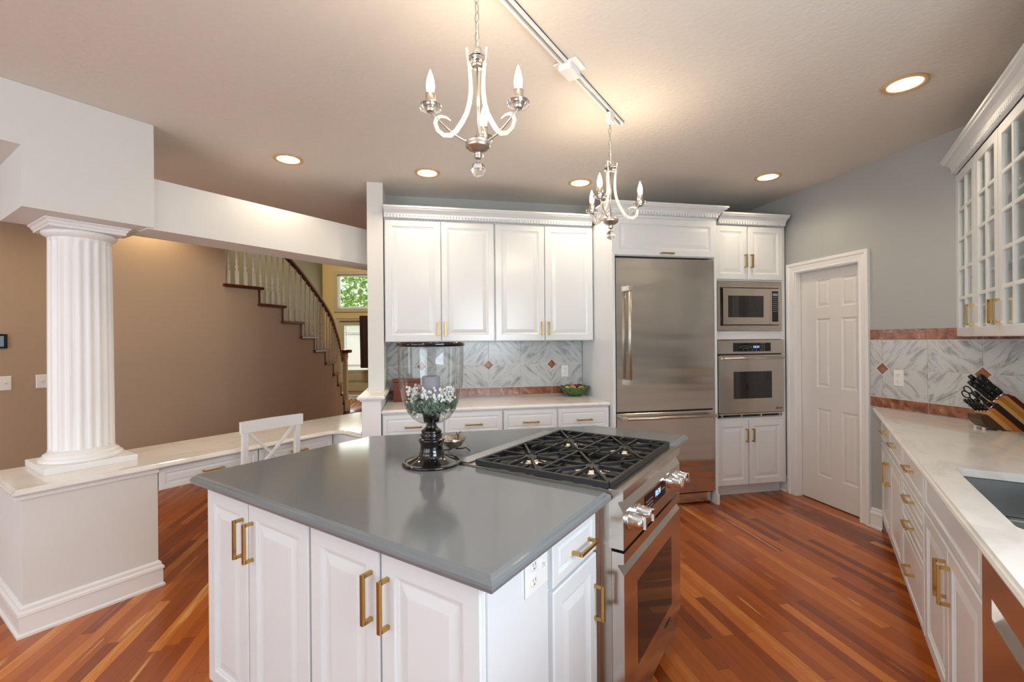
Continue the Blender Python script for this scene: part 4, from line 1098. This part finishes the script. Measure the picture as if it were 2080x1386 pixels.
# ================================================================== ceiling lights
def spot(loc, power, color, size=150):
    l = bpy.data.lights.new('can_and_fill_spot', 'SPOT'); l.energy = power; l.color = color; l.spot_size = math.radians(size); l.spot_blend = .6; l.shadow_soft_size = .06
    o = bpy.data.objects.new('can_and_fill_spot', l); o.location = loc; C.objects.link(o); return o
cans = [((-3.18, 1.88), 'recessed ceiling light above the built in desk, near the header beam'), ((-2.55, 2.65), 'recessed ceiling light in front of the wing wall, over the back counter end'),
        ((-1.66, 3.55), 'recessed ceiling light in front of the wall cabinets, next to the far chandelier'), ((-.333, 4.31), 'recessed ceiling light in front of the oven tower near the pocket door'),
        ((.387, 3.145), 'recessed ceiling light over the sink run near the glass cabinets')]
for (x, y), lb in cans:
    t = thing('recessed_light', lb, 'ceiling light', (x, y, CZ), 0, 'recessed ceiling lights')
    b = B(); b.lathe([(.099, -.0005), (.099, -.006), (.094, -.009), (.076, -.006), (.076, -.0005)], seg=40); b.obj('trim_ring', 'can_trim', t)
    b = B(); b.lathe([(.0755, -.0035), (.001, -.0045)], seg=40); b.obj('lens', 'can', t)
    spot((x, y, CZ - .03), 16, WARM)
for x, y in ((-4.35, .6), (-4.35, 2.1), (-4.3, -1.2)): spot((x, y, CZ - .03), 14, WARM)
for x, y in ((-5.1, 1.75), (-5.1, .1)): spot((x, y, 2.75), 20, (1, .74, .42))
for x, y in ((-1.0, .0), (.4, 1.3), (-2.4, -.6)): spot((x, y, CZ - .03), 14, WARM)  # added fill spots in the unseen part of the kitchen, without can fixtures

t = thing('ceiling_track', 'long white ceiling track carrying the two chandeliers', 'track light')
TX = -.99
b = B(); b.box(TX - .018, .85, CZ - .020, TX - .008, 2.71, CZ - .0005); b.box(TX + .008, .85, CZ - .020, TX + .018, 2.71, CZ - .0005); b.box(TX - .018, .85, CZ - .006, TX + .018, 2.71, CZ - .0004)
b.obj('rail', 'trim', t)
b = B(); b.box(TX - .004, .86, CZ - .012, TX - .001, 2.70, CZ - .006); b.box(TX + .003, .86, CZ - .012, TX + .006, 2.70, CZ - .006); b.obj('conductor', 'nickel', t)
b = B(); b.box(TX - .062, 1.955, CZ - .010, TX + .062, 2.065, CZ - .0005, .003); b.box(TX - .032, 1.955, CZ - .045, TX + .032, 2.065, CZ - .010, .004); b.obj('feed_box', 'trim', t)

def chandelier(label, x, y, th):
    t = thing('chandelier', label, 'chandelier', (x, y, 2.128), 0, 'three arm chandeliers on the ceiling track')
    b = B(); b.lathe([(.006, -.052), (.012, -.048), (.014, -.040), (.012, -.030), (.020, -.026), (.032, -.022), (.034, -.016), (.041, -.014), (.044, -.006), (.044, .006), (.040, .010), (.016, .012), (.010, .018), (.004, .022)], seg=32); b.obj('hub', 'nickel', t)
    b = B(); b.tube([(0, 0, .015), (0, 0, .29)], .004, 10); b.lathe([(.018, .272), (.020, .276), (.020, .282), (.006, .286), (.006, .30)], seg=24); b.obj('center_rod', 'nickel', t)
    b = B(); b.lathe([(.008, .284), (.032, .284), (.033, .287), (.033, .302), (.032, .305), (.008, .305)], seg=32); b.obj('crystal_collar', 'crystal', t)
    b = B(); b.ball((0, 0, -.086), .0265, 28, 18); b.lathe([(.004, -.064), (.003, -.05)], seg=8); b.obj('crystal_ball', 'crystal', t)
    for k in range(3):
        a = th + k * 2 * PI / 3
        R_ = Matrix.Rotation(a, 4, 'Z')
        b = B(); b.T = R_; b.tube([(.02, 0, .006), (.05, 0, .006), (.08, 0, .016), (.11, 0, .034), (.14, 0, .056), (.170, 0, .082)], .0032, 8); b.obj('arm', 'nickel', t)
        b = B(); b.T = R_
        rp = [(.040, .330), (.034, .30), (.029, .26), (.026, .22), (.026, .18), (.031, .14), (.042, .102), (.058, .070), (.080, .034), (.102, .014), (.126, .010), (.146, .022), (.155, .044), (.150, .062), (.136, .072), (.116, .072), (.100, .064)]
        wd = [.5, .6, .75, .85, .95, 1, 1.05, 1.1, 1.1, 1.1, 1.1, 1.05, 1, .9, .75, .55, .3]
        n = len(rp); vs = []; fs = []
        for i in range(n):
            p0 = Vector(rp[max(i - 1, 0)]); p1 = Vector(rp[min(i + 1, n - 1)]); d = (p1 - p0).normalized(); nn = Vector((-d.y, d.x)) * .0075 * wd[i]
            q = Vector(rp[i])
            for s1, yy_ in ((1, -.0022), (1, .0022), (-1, .0022), (-1, -.0022)): vs.append((q.x + nn.x * s1, yy_, q.y + nn.y * s1))
        for i in range(n - 1):
            for j in range(4): fs.append((i * 4 + j, i * 4 + (j + 1) % 4, i * 4 + 4 + (j + 1) % 4, i * 4 + 4 + j))
        fs += [(0, 1, 2, 3), tuple((n - 1) * 4 + j for j in (3, 2, 1, 0))]
        b.add(vs, fs); b.obj('scroll', 'scroll', t)
        cx, cy = .17 * math.cos(a), .17 * math.sin(a)
        b = B(); b.lathe([(.012, .078), (.015, .082), (.015, .092), (.017, .094), (.017, .140), (.0155, .140), (.0155, .13), (.001, .13)], (cx, cy), 20); cup = b.obj('candle_sleeve', 'nickel', t)
        b = B(); b.lathe([(.018, .088), (.035, .088), (.037, .091), (.037, .100), (.035, .103), (.018, .103)], (cx, cy), 28); b.obj('crystal_dish', 'crystal', cup)
        b = B(); b.lathe([(.009, .135), (.0125, .15), (.0145, .165), (.0125, .185), (.008, .203), (.003, .216), (.001, .222)], (cx, cy), 18); b.obj('bulb', 'bulb', cup)
        l = bpy.data.lights.new('bulb_glow', 'POINT'); l.energy = 3.2; l.color = WARM; l.shadow_soft_size = .02
        lo = bpy.data.objects.new('bulb_glow', l); lo.location = (x + cx, y + cy, 2.128 + .245); C.objects.link(lo)
    b = B(); z = .305; k = 0
    b.tube([(.018 * math.cos(q), .018 * math.sin(q) * 0, z + .02 + .018 * math.sin(q)) for q in [2 * PI * i / 16 for i in range(16)]], .002, 6, closed=True)
    z = .335
    top = CZ - 2.128 - .075
    while z < top:
        pts = []
        for i in range(14):
            q = 2 * PI * i / 14; u, v_ = .0080 * math.cos(q), .0195 * math.sin(q)
            pts.append((u, 0, z + .012 + v_) if k % 2 else (0, u, z + .012 + v_))
        b.tube(pts, .0020, 6, closed=True); z += .0335; k += 1
    b.obj('chain', 'nickel', t)
    b = B(); b.tube([(0.003, .003, .31), (.004, -.003, .4), (-.003, .004, .5), (0, 0, top + .01)], .0012, 6); b.obj('cord', 'plate', t)
    b = B(); b.box(-.016, -.028, top, .016, .028, CZ - 2.128 - .021, .003); b.lathe([(.009, top - .012), (.010, top)], seg=12); b.obj('track_adapter', 'trim', t)
chandelier('nearer and larger looking chandelier with three candle bulbs over the island', TX, 1.283, 0)
chandelier('farther chandelier with three candle bulbs hanging in front of the refrigerator', TX, 2.525, math.radians(32))

# ================================================================== stairs and foyer seen past the desk
SP = [(-5.40, 2.46), (-5.44, 2.85), (-5.55, 3.19), (-5.70, 3.53), (-5.88, 3.84), (-6.06, 4.13), (-6.23, 4.38), (-6.44, 4.60), (-6.66, 4.82), (-6.88, 5.02), (-7.13, 5.22)]
SP = [Vector(p) for p in SP]
def nrm(i):
    d = (SP[min(i + 1, 10)] - SP[max(i - 1, 0)]).normalized(); return Vector((-d.y, d.x))
def cr4(p0, p1, p2, p3, f_): return .5 * ((2 * p1) + (p2 - p0) * f_ + (2 * p0 - 5 * p1 + 4 * p2 - p3) * f_ ** 2 + (3 * p1 - p0 - 3 * p2 + p3) * f_ ** 3)
b = B(); b.smooth = True
XP = [Vector((-5.40, 2.1))] + SP + [SP[-1] + (SP[-1] - SP[-2])]
for i in range(10):
    zt = 2.09 - .19 * i - .036
    for k in range(4):
        p = cr4(*XP[i:i + 4], k / 4); q = cr4(*XP[i:i + 4], (k + 1) / 4)
        e = .01
        n0 = cr4(*XP[i:i + 4], k / 4 + e) - p; n0 = Vector((-n0.y, n0.x)).normalized(); n1 = q - cr4(*XP[i:i + 4], (k + 1) / 4 - e); n1 = Vector((-n1.y, n1.x)).normalized()
        b.add([(*p, 0), (*q, 0), (*q, zt), (*p, zt)], [(0, 1, 2, 3)])
        b.smooth = False
        b.add([(*(p + n0 * .1), 0), (*(q + n1 * .1), 0), (*(q + n1 * .1), zt), (*(p + n0 * .1), zt)], [(3, 2, 1, 0)])
        b.smooth = True
bw_ = b.obj('wall_stair', 'tan_wall', fix=False); struct(bw_)
bm = bmesh.new(); bm.from_mesh(bw_.data); bmesh.ops.remove_doubles(bm, verts=bm.verts, dist=.0005); bm.to_mesh(bw_.data); bm.free()
t = thing('staircase', 'curved staircase with dark wood treads and cream balusters beyond the tan wall', 'staircase')
def rail_z(i): return 2.09 - .19 * i + .86
for i in range(10):
    zt = 2.09 - .19 * i; p, q = SP[i], SP[i + 1]; n0, n1 = nrm(i), nrm(i + 1); d = (q - p).normalized()
    b = B(); b.stack([tuple(p - d * .03 - n0 * .03), tuple(q + d * .035 - n1 * .03), tuple(q + d * .035 + n1 * 1.1), tuple(p - d * .03 + n0 * 1.1)], [(-.006, zt - .034), (0, zt - .028), (0, zt - .006), (-.006, zt)])
    b.obj('tread', 'wood_dark', t)
    b = B(); b.prism([tuple(q - n1 * .012 - d * .02), tuple(q - n1 * .012), tuple(q + n1 * 1.08), tuple(q + n1 * 1.08 - d * .02)], zt - .19, zt - .034); b.obj('riser', 'wood_dark', t)
    nb = 4 if i < 2 else 3
    for k in range(nb):
        f_ = (k + .5) / nb; c = p + (q - p) * f_ + n0 * .035
        top_ = rail_z(i + f_) + .0
        b = B(); s_ = .016
        h_ = top_ - zt
        b.box(c.x - s_, c.y - s_, zt, c.x + s_, c.y + s_, zt + .16)
        b.lathe([(.016, .16), (.010, .175), (.017, .19), (.018, .21), (.010, .235), (.016, .25), (.016, .33), (.011, .37), (.0095, h_)], (c.x, c.y), 10, zt)
        b.obj('baluster', 'baluster', t)
b = B(); pts = []
for i in range(11):
    c = SP[i] + nrm(i) * .035; pts.append((c.x, c.y, rail_z(i) + .02))
fine = []
for i in range(10):
    for k in range(4):
        f_ = k / 4; p0, p1, p2, p3 = [Vector(pts[max(0, min(10, i + o_))]) for o_ in (-1, 0, 1, 2)]
        fine.append(.5 * ((2 * p1) + (p2 - p0) * f_ + (2 * p0 - 5 * p1 + 4 * p2 - p3) * f_ ** 2 + (3 * p1 - p0 - 3 * p2 + p3) * f_ ** 3))
fine.append(Vector(pts[-1]) + Vector((0, 0, .06)))
fine = [Vector((pts[0][0] + .07, pts[0][1] - .35, pts[0][2] + .2))] + fine
b.tube(fine, .034, 8, flat=(.9, 1)); b.obj('handrail', 'wood_dark', t)
# bottom step and newel post
b = B(); b.lathe([(.34, .15), (.35, .16), (.35, .184), (.34, .19)], (-7.16, 5.28), 32); b.lathe([(.30, 0), (.30, .15)], (-7.16, 5.28), 32); b.obj('bottom_step', 'wood_dark', t)
b = B(); nx, ny = -7.10, 5.24
b.box(nx - .055, ny - .055, .19, nx + .055, ny + .055, .40, .004)
b.lathe([(.05, .40), (.042, .42), (.054, .44), (.054, .46), (.046, .50), (.040, 1.1), (.046, 1.16), (.054, 1.18), (.046, 1.2), (.05, 1.24)], (nx, ny), 20)
b.obj('newel_post', 'baluster', t)
b = B(); b.lathe([(.09, 1.24), (.115, 1.25), (.12, 1.275), (.105, 1.30)], (nx, ny), 24); b.obj('newel_cap', 'wood_dark', t)

# foyer: front wall with door and transom window. local x along image right
FO = (-11.02, 7.442); fr = math.radians(33.63)
def fx(x, y): return math.cos(fr) * (x - FO[0]) + math.sin(fr) * (y - FO[1])
dL, dR = fx(-10.657, 7.683), fx(-10.657, 7.683) + .92
gL, gR = .555, 1.125
wL, wR = fx(-10.692, 7.661), fx(-10.692, 7.661) + .98
b = B()
b.box(-.05, 0, 0, dL, .15, 2.0); b.box(dR, 0, 0, 5.0, .15, 2.0); b.box(-.05, 0, 2.0, 5.0, .15, 2.33); b.box(-.05, 0, 2.33, wL, .15, 3.24); b.box(wR, 0, 2.33, 5, .15, 3.24); b.box(-.05, 0, 3.24, 5, .15, 5.2)
struct(b.obj('wall_foyer', 'yellow_wall', None, (*FO, 0), fr))
d2 = thing('door_2', 'sage front door with a frosted leaded glass panel beyond the staircase', 'door', (*FO, 0), fr); struct(d2)
b = B(); g0, g1, gz0, gz1 = dL + .115, dR - .13, .68, 1.88
b.box(dL, .02, .01, g0, .065, 2.0); b.box(g1, .02, .01, dR, .065, 2.0); b.box(g0, .02, gz1, g1, .065, 2.0); b.box(g0, .02, .01, g1, .065, gz0)
b.rings(g0 + .02, .40, g1 + .04, .60, [(0, 0), (.01, .006), (.03, .0)], .01); b.rings(g0 + .02, .12, g1 + .04, .34, [(0, 0), (.01, .006), (.03, .0)], .01)
lf_ = b.obj('door_leaf', 'sage_door', d2)
b = B(); b.box(g0, .038, gz0, g1, .044, gz1); b.obj('frosted_glass', 'frosted', d2)
b = B()
for zq in (gz1 - .20, gz1 - .26, gz0 + .14, gz0 + .10): b.box(g0, .030, zq, g1, .037, zq + .006)
for xq in (g0 + .05, g1 - .05): b.box(xq, .030, gz0, xq + .006, .037, gz1)
n = 14
for i in range(n):
    xc = g0 + .06 + i * (g1 - g0 - .12) / n
    for zq in (gz1 - .245, gz0 + .112): b.box(xc, .030, zq, xc + .018, .037, zq + .018)
b.obj('leading', 'slot', d2)
b = B(); casing(b, dL, dR, 2.0); b.obj('casing', 'sage_door', d2)
b = B(); b.box(dL - .004, .012, 1.4, dL + .01, .02, 1.5); b.obj('hinge', 'slot', d2)
w1 = thing('window_1', 'square transom window above the front door with trees outside', 'window', (*FO, 0), fr); struct(w1)
b = B()
for x0, z0, x1, z1 in ((wL, 2.33, wL + .05, 3.24), (wR - .05, 2.33, wR, 3.24), (wL, 2.33, wR, 2.38), (wL, 3.19, wR, 3.24)): b.box(x0, .02, z0, x1, .1, z1)
b.obj('window_frame', 'trim', w1)
b = B(); b.box(wL + .05, .05, 2.38, wR - .05, .056, 3.19); b.obj('pane', 'glass', w1)
b = B()
for x0, z0, x1, z1 in ((wL - .09, 2.24, wL, 3.33), (wR, 2.24, wR + .09, 3.33), (wL, 2.24, wR, 2.33), (wL, 3.24, wR, 3.33)): b.box(x0, -.02, z0, x1, 0, z1)
b.obj('casing', 'sage_door', w1)
# side walls of the foyer
b = B(); b.prism([(-11.02, 7.442), (-8.75, 3.75), (-8.85, 3.69), (-11.15, 7.44)][::-1], 0, 5.2); struct(b.obj('wall_stair_back', 'green_wall'))
b = B(); b.prism([(-8.75, 3.75), (-8.2, 2.2), (-5.6, 2.2), (-5.6, 2.1), (-8.3, 2.1), (-8.85, 3.69)][::-1], 0, 5.2); struct(b.obj('wall_stair_side', 'green_wall'))
b = B(); b.box(-4.85, 5.65, 0, -4.70, 10.2, 5.2); struct(b.obj('wall_foyer_side', 'yellow_wall'))
b = B(); b.box(-4.85, 5.6, 0, 1.2, 5.7, CZ); struct(b.obj('wall_far', 'greige'))
b = B(); b.box(-.5, -.9, .001, .9, -.25, .012, .003); o = b.obj('door_mat', 'mat', None, (*(Vector((FO[0], FO[1])) + Vector((math.cos(fr), math.sin(fr))) * .75), 0), fr); tag(o, 'small patterned mat on the floor inside the front door', 'mat')
# dark drapery panel in front of the door, seen at the edge of the wing wall
px_ = Vector((FO[0], FO[1])) + Vector((math.cos(fr), math.sin(fr))) * 1.13 - Vector((-math.sin(fr), math.cos(fr))) * .25
b = B(); vs = []; fs = []; n = 24
for i in range(n + 1):
    u = i / n; yq = .02 * math.sin(u * 22)
    vs += [(u * .5 - .05 + .10 * 0, yq, .75), (u * .5 - .07, yq * .6, 2.12), (u * .5 - .05, yq + .012, .75), (u * .5 - .07, yq * .6 + .012, 2.12)]
for i in range(n):
    q = i * 4; fs += [(q, q + 4, q + 5, q + 1), (q + 2, q + 3, q + 7, q + 6), (q + 1, q + 5, q + 7, q + 3), (q, q + 2, q + 6, q + 4)]
fs += [(0, 1, 3, 2), (n * 4, n * 4 + 2, n * 4 + 3, n * 4 + 1)]
b.add(vs, fs)
o = b.obj('hanging_coat', 'cloth_dark', None, (px_.x, px_.y, 0), fr); tag(o, 'dark brown hanging in front of the front door, mostly behind the wing wall', 'hanging')

# garden outside the front door
b = B(); b.box(-26, 9.6, -.2, 4, 30, -.12); b.box(-26, 4, -.2, -13.1, 9.6, -.12); struct(b.obj('ground_lawn', 'lawn'))
rnd = random.Random(11)
for i, (x, y, r, lb) in enumerate([(-13.2, 11.2, 1.5, 'leafy green tree outside the transom window, the one nearest the front door'), (-17.5, 16.5, 2.2, 'larger leafy green tree farther out beyond the front door')]):
    t = thing('garden_tree', lb, 'tree', (x, y, -.12))
    b = B()
    for k in range(2600):
        v_ = Vector((rnd.gauss(0, 1), rnd.gauss(0, 1), rnd.gauss(0, 1))).normalized() * r * rnd.uniform(.55, 1.0) ** .6
        c = v_ + Vector((0, 0, 3.0)); c.z = 3.0 + v_.z * 1.1
        u = Vector((rnd.gauss(0, 1), rnd.gauss(0, 1), rnd.gauss(0, 1))).normalized(); q = u.orthogonal().normalized(); l = rnd.uniform(.05, .1)
        b.add([tuple(c - u * l), tuple(c + q * l * .6), tuple(c + u * l), tuple(c - q * l * .6)], [(0, 1, 2, 3)])
    b.obj('foliage', 'leaf_tree', t, fix=False)
    b = B(); b.tube([(0, 0, 0), (.05, .02, 1.5), (0, 0, 3.0)], [.14, .1, .06], 10); b.obj('trunk', 'bark', t)
sun = bpy.data.lights.new('sun', 'SUN'); sun.energy = 5; sun.angle = .02; sun.color = (1, .95, .86)
so_ = bpy.data.objects.new('sun', sun); so_.rotation_euler = Vector((.45, .35, -1.0)).to_track_quat('-Z', 'Y').to_euler(); C.objects.link(so_)
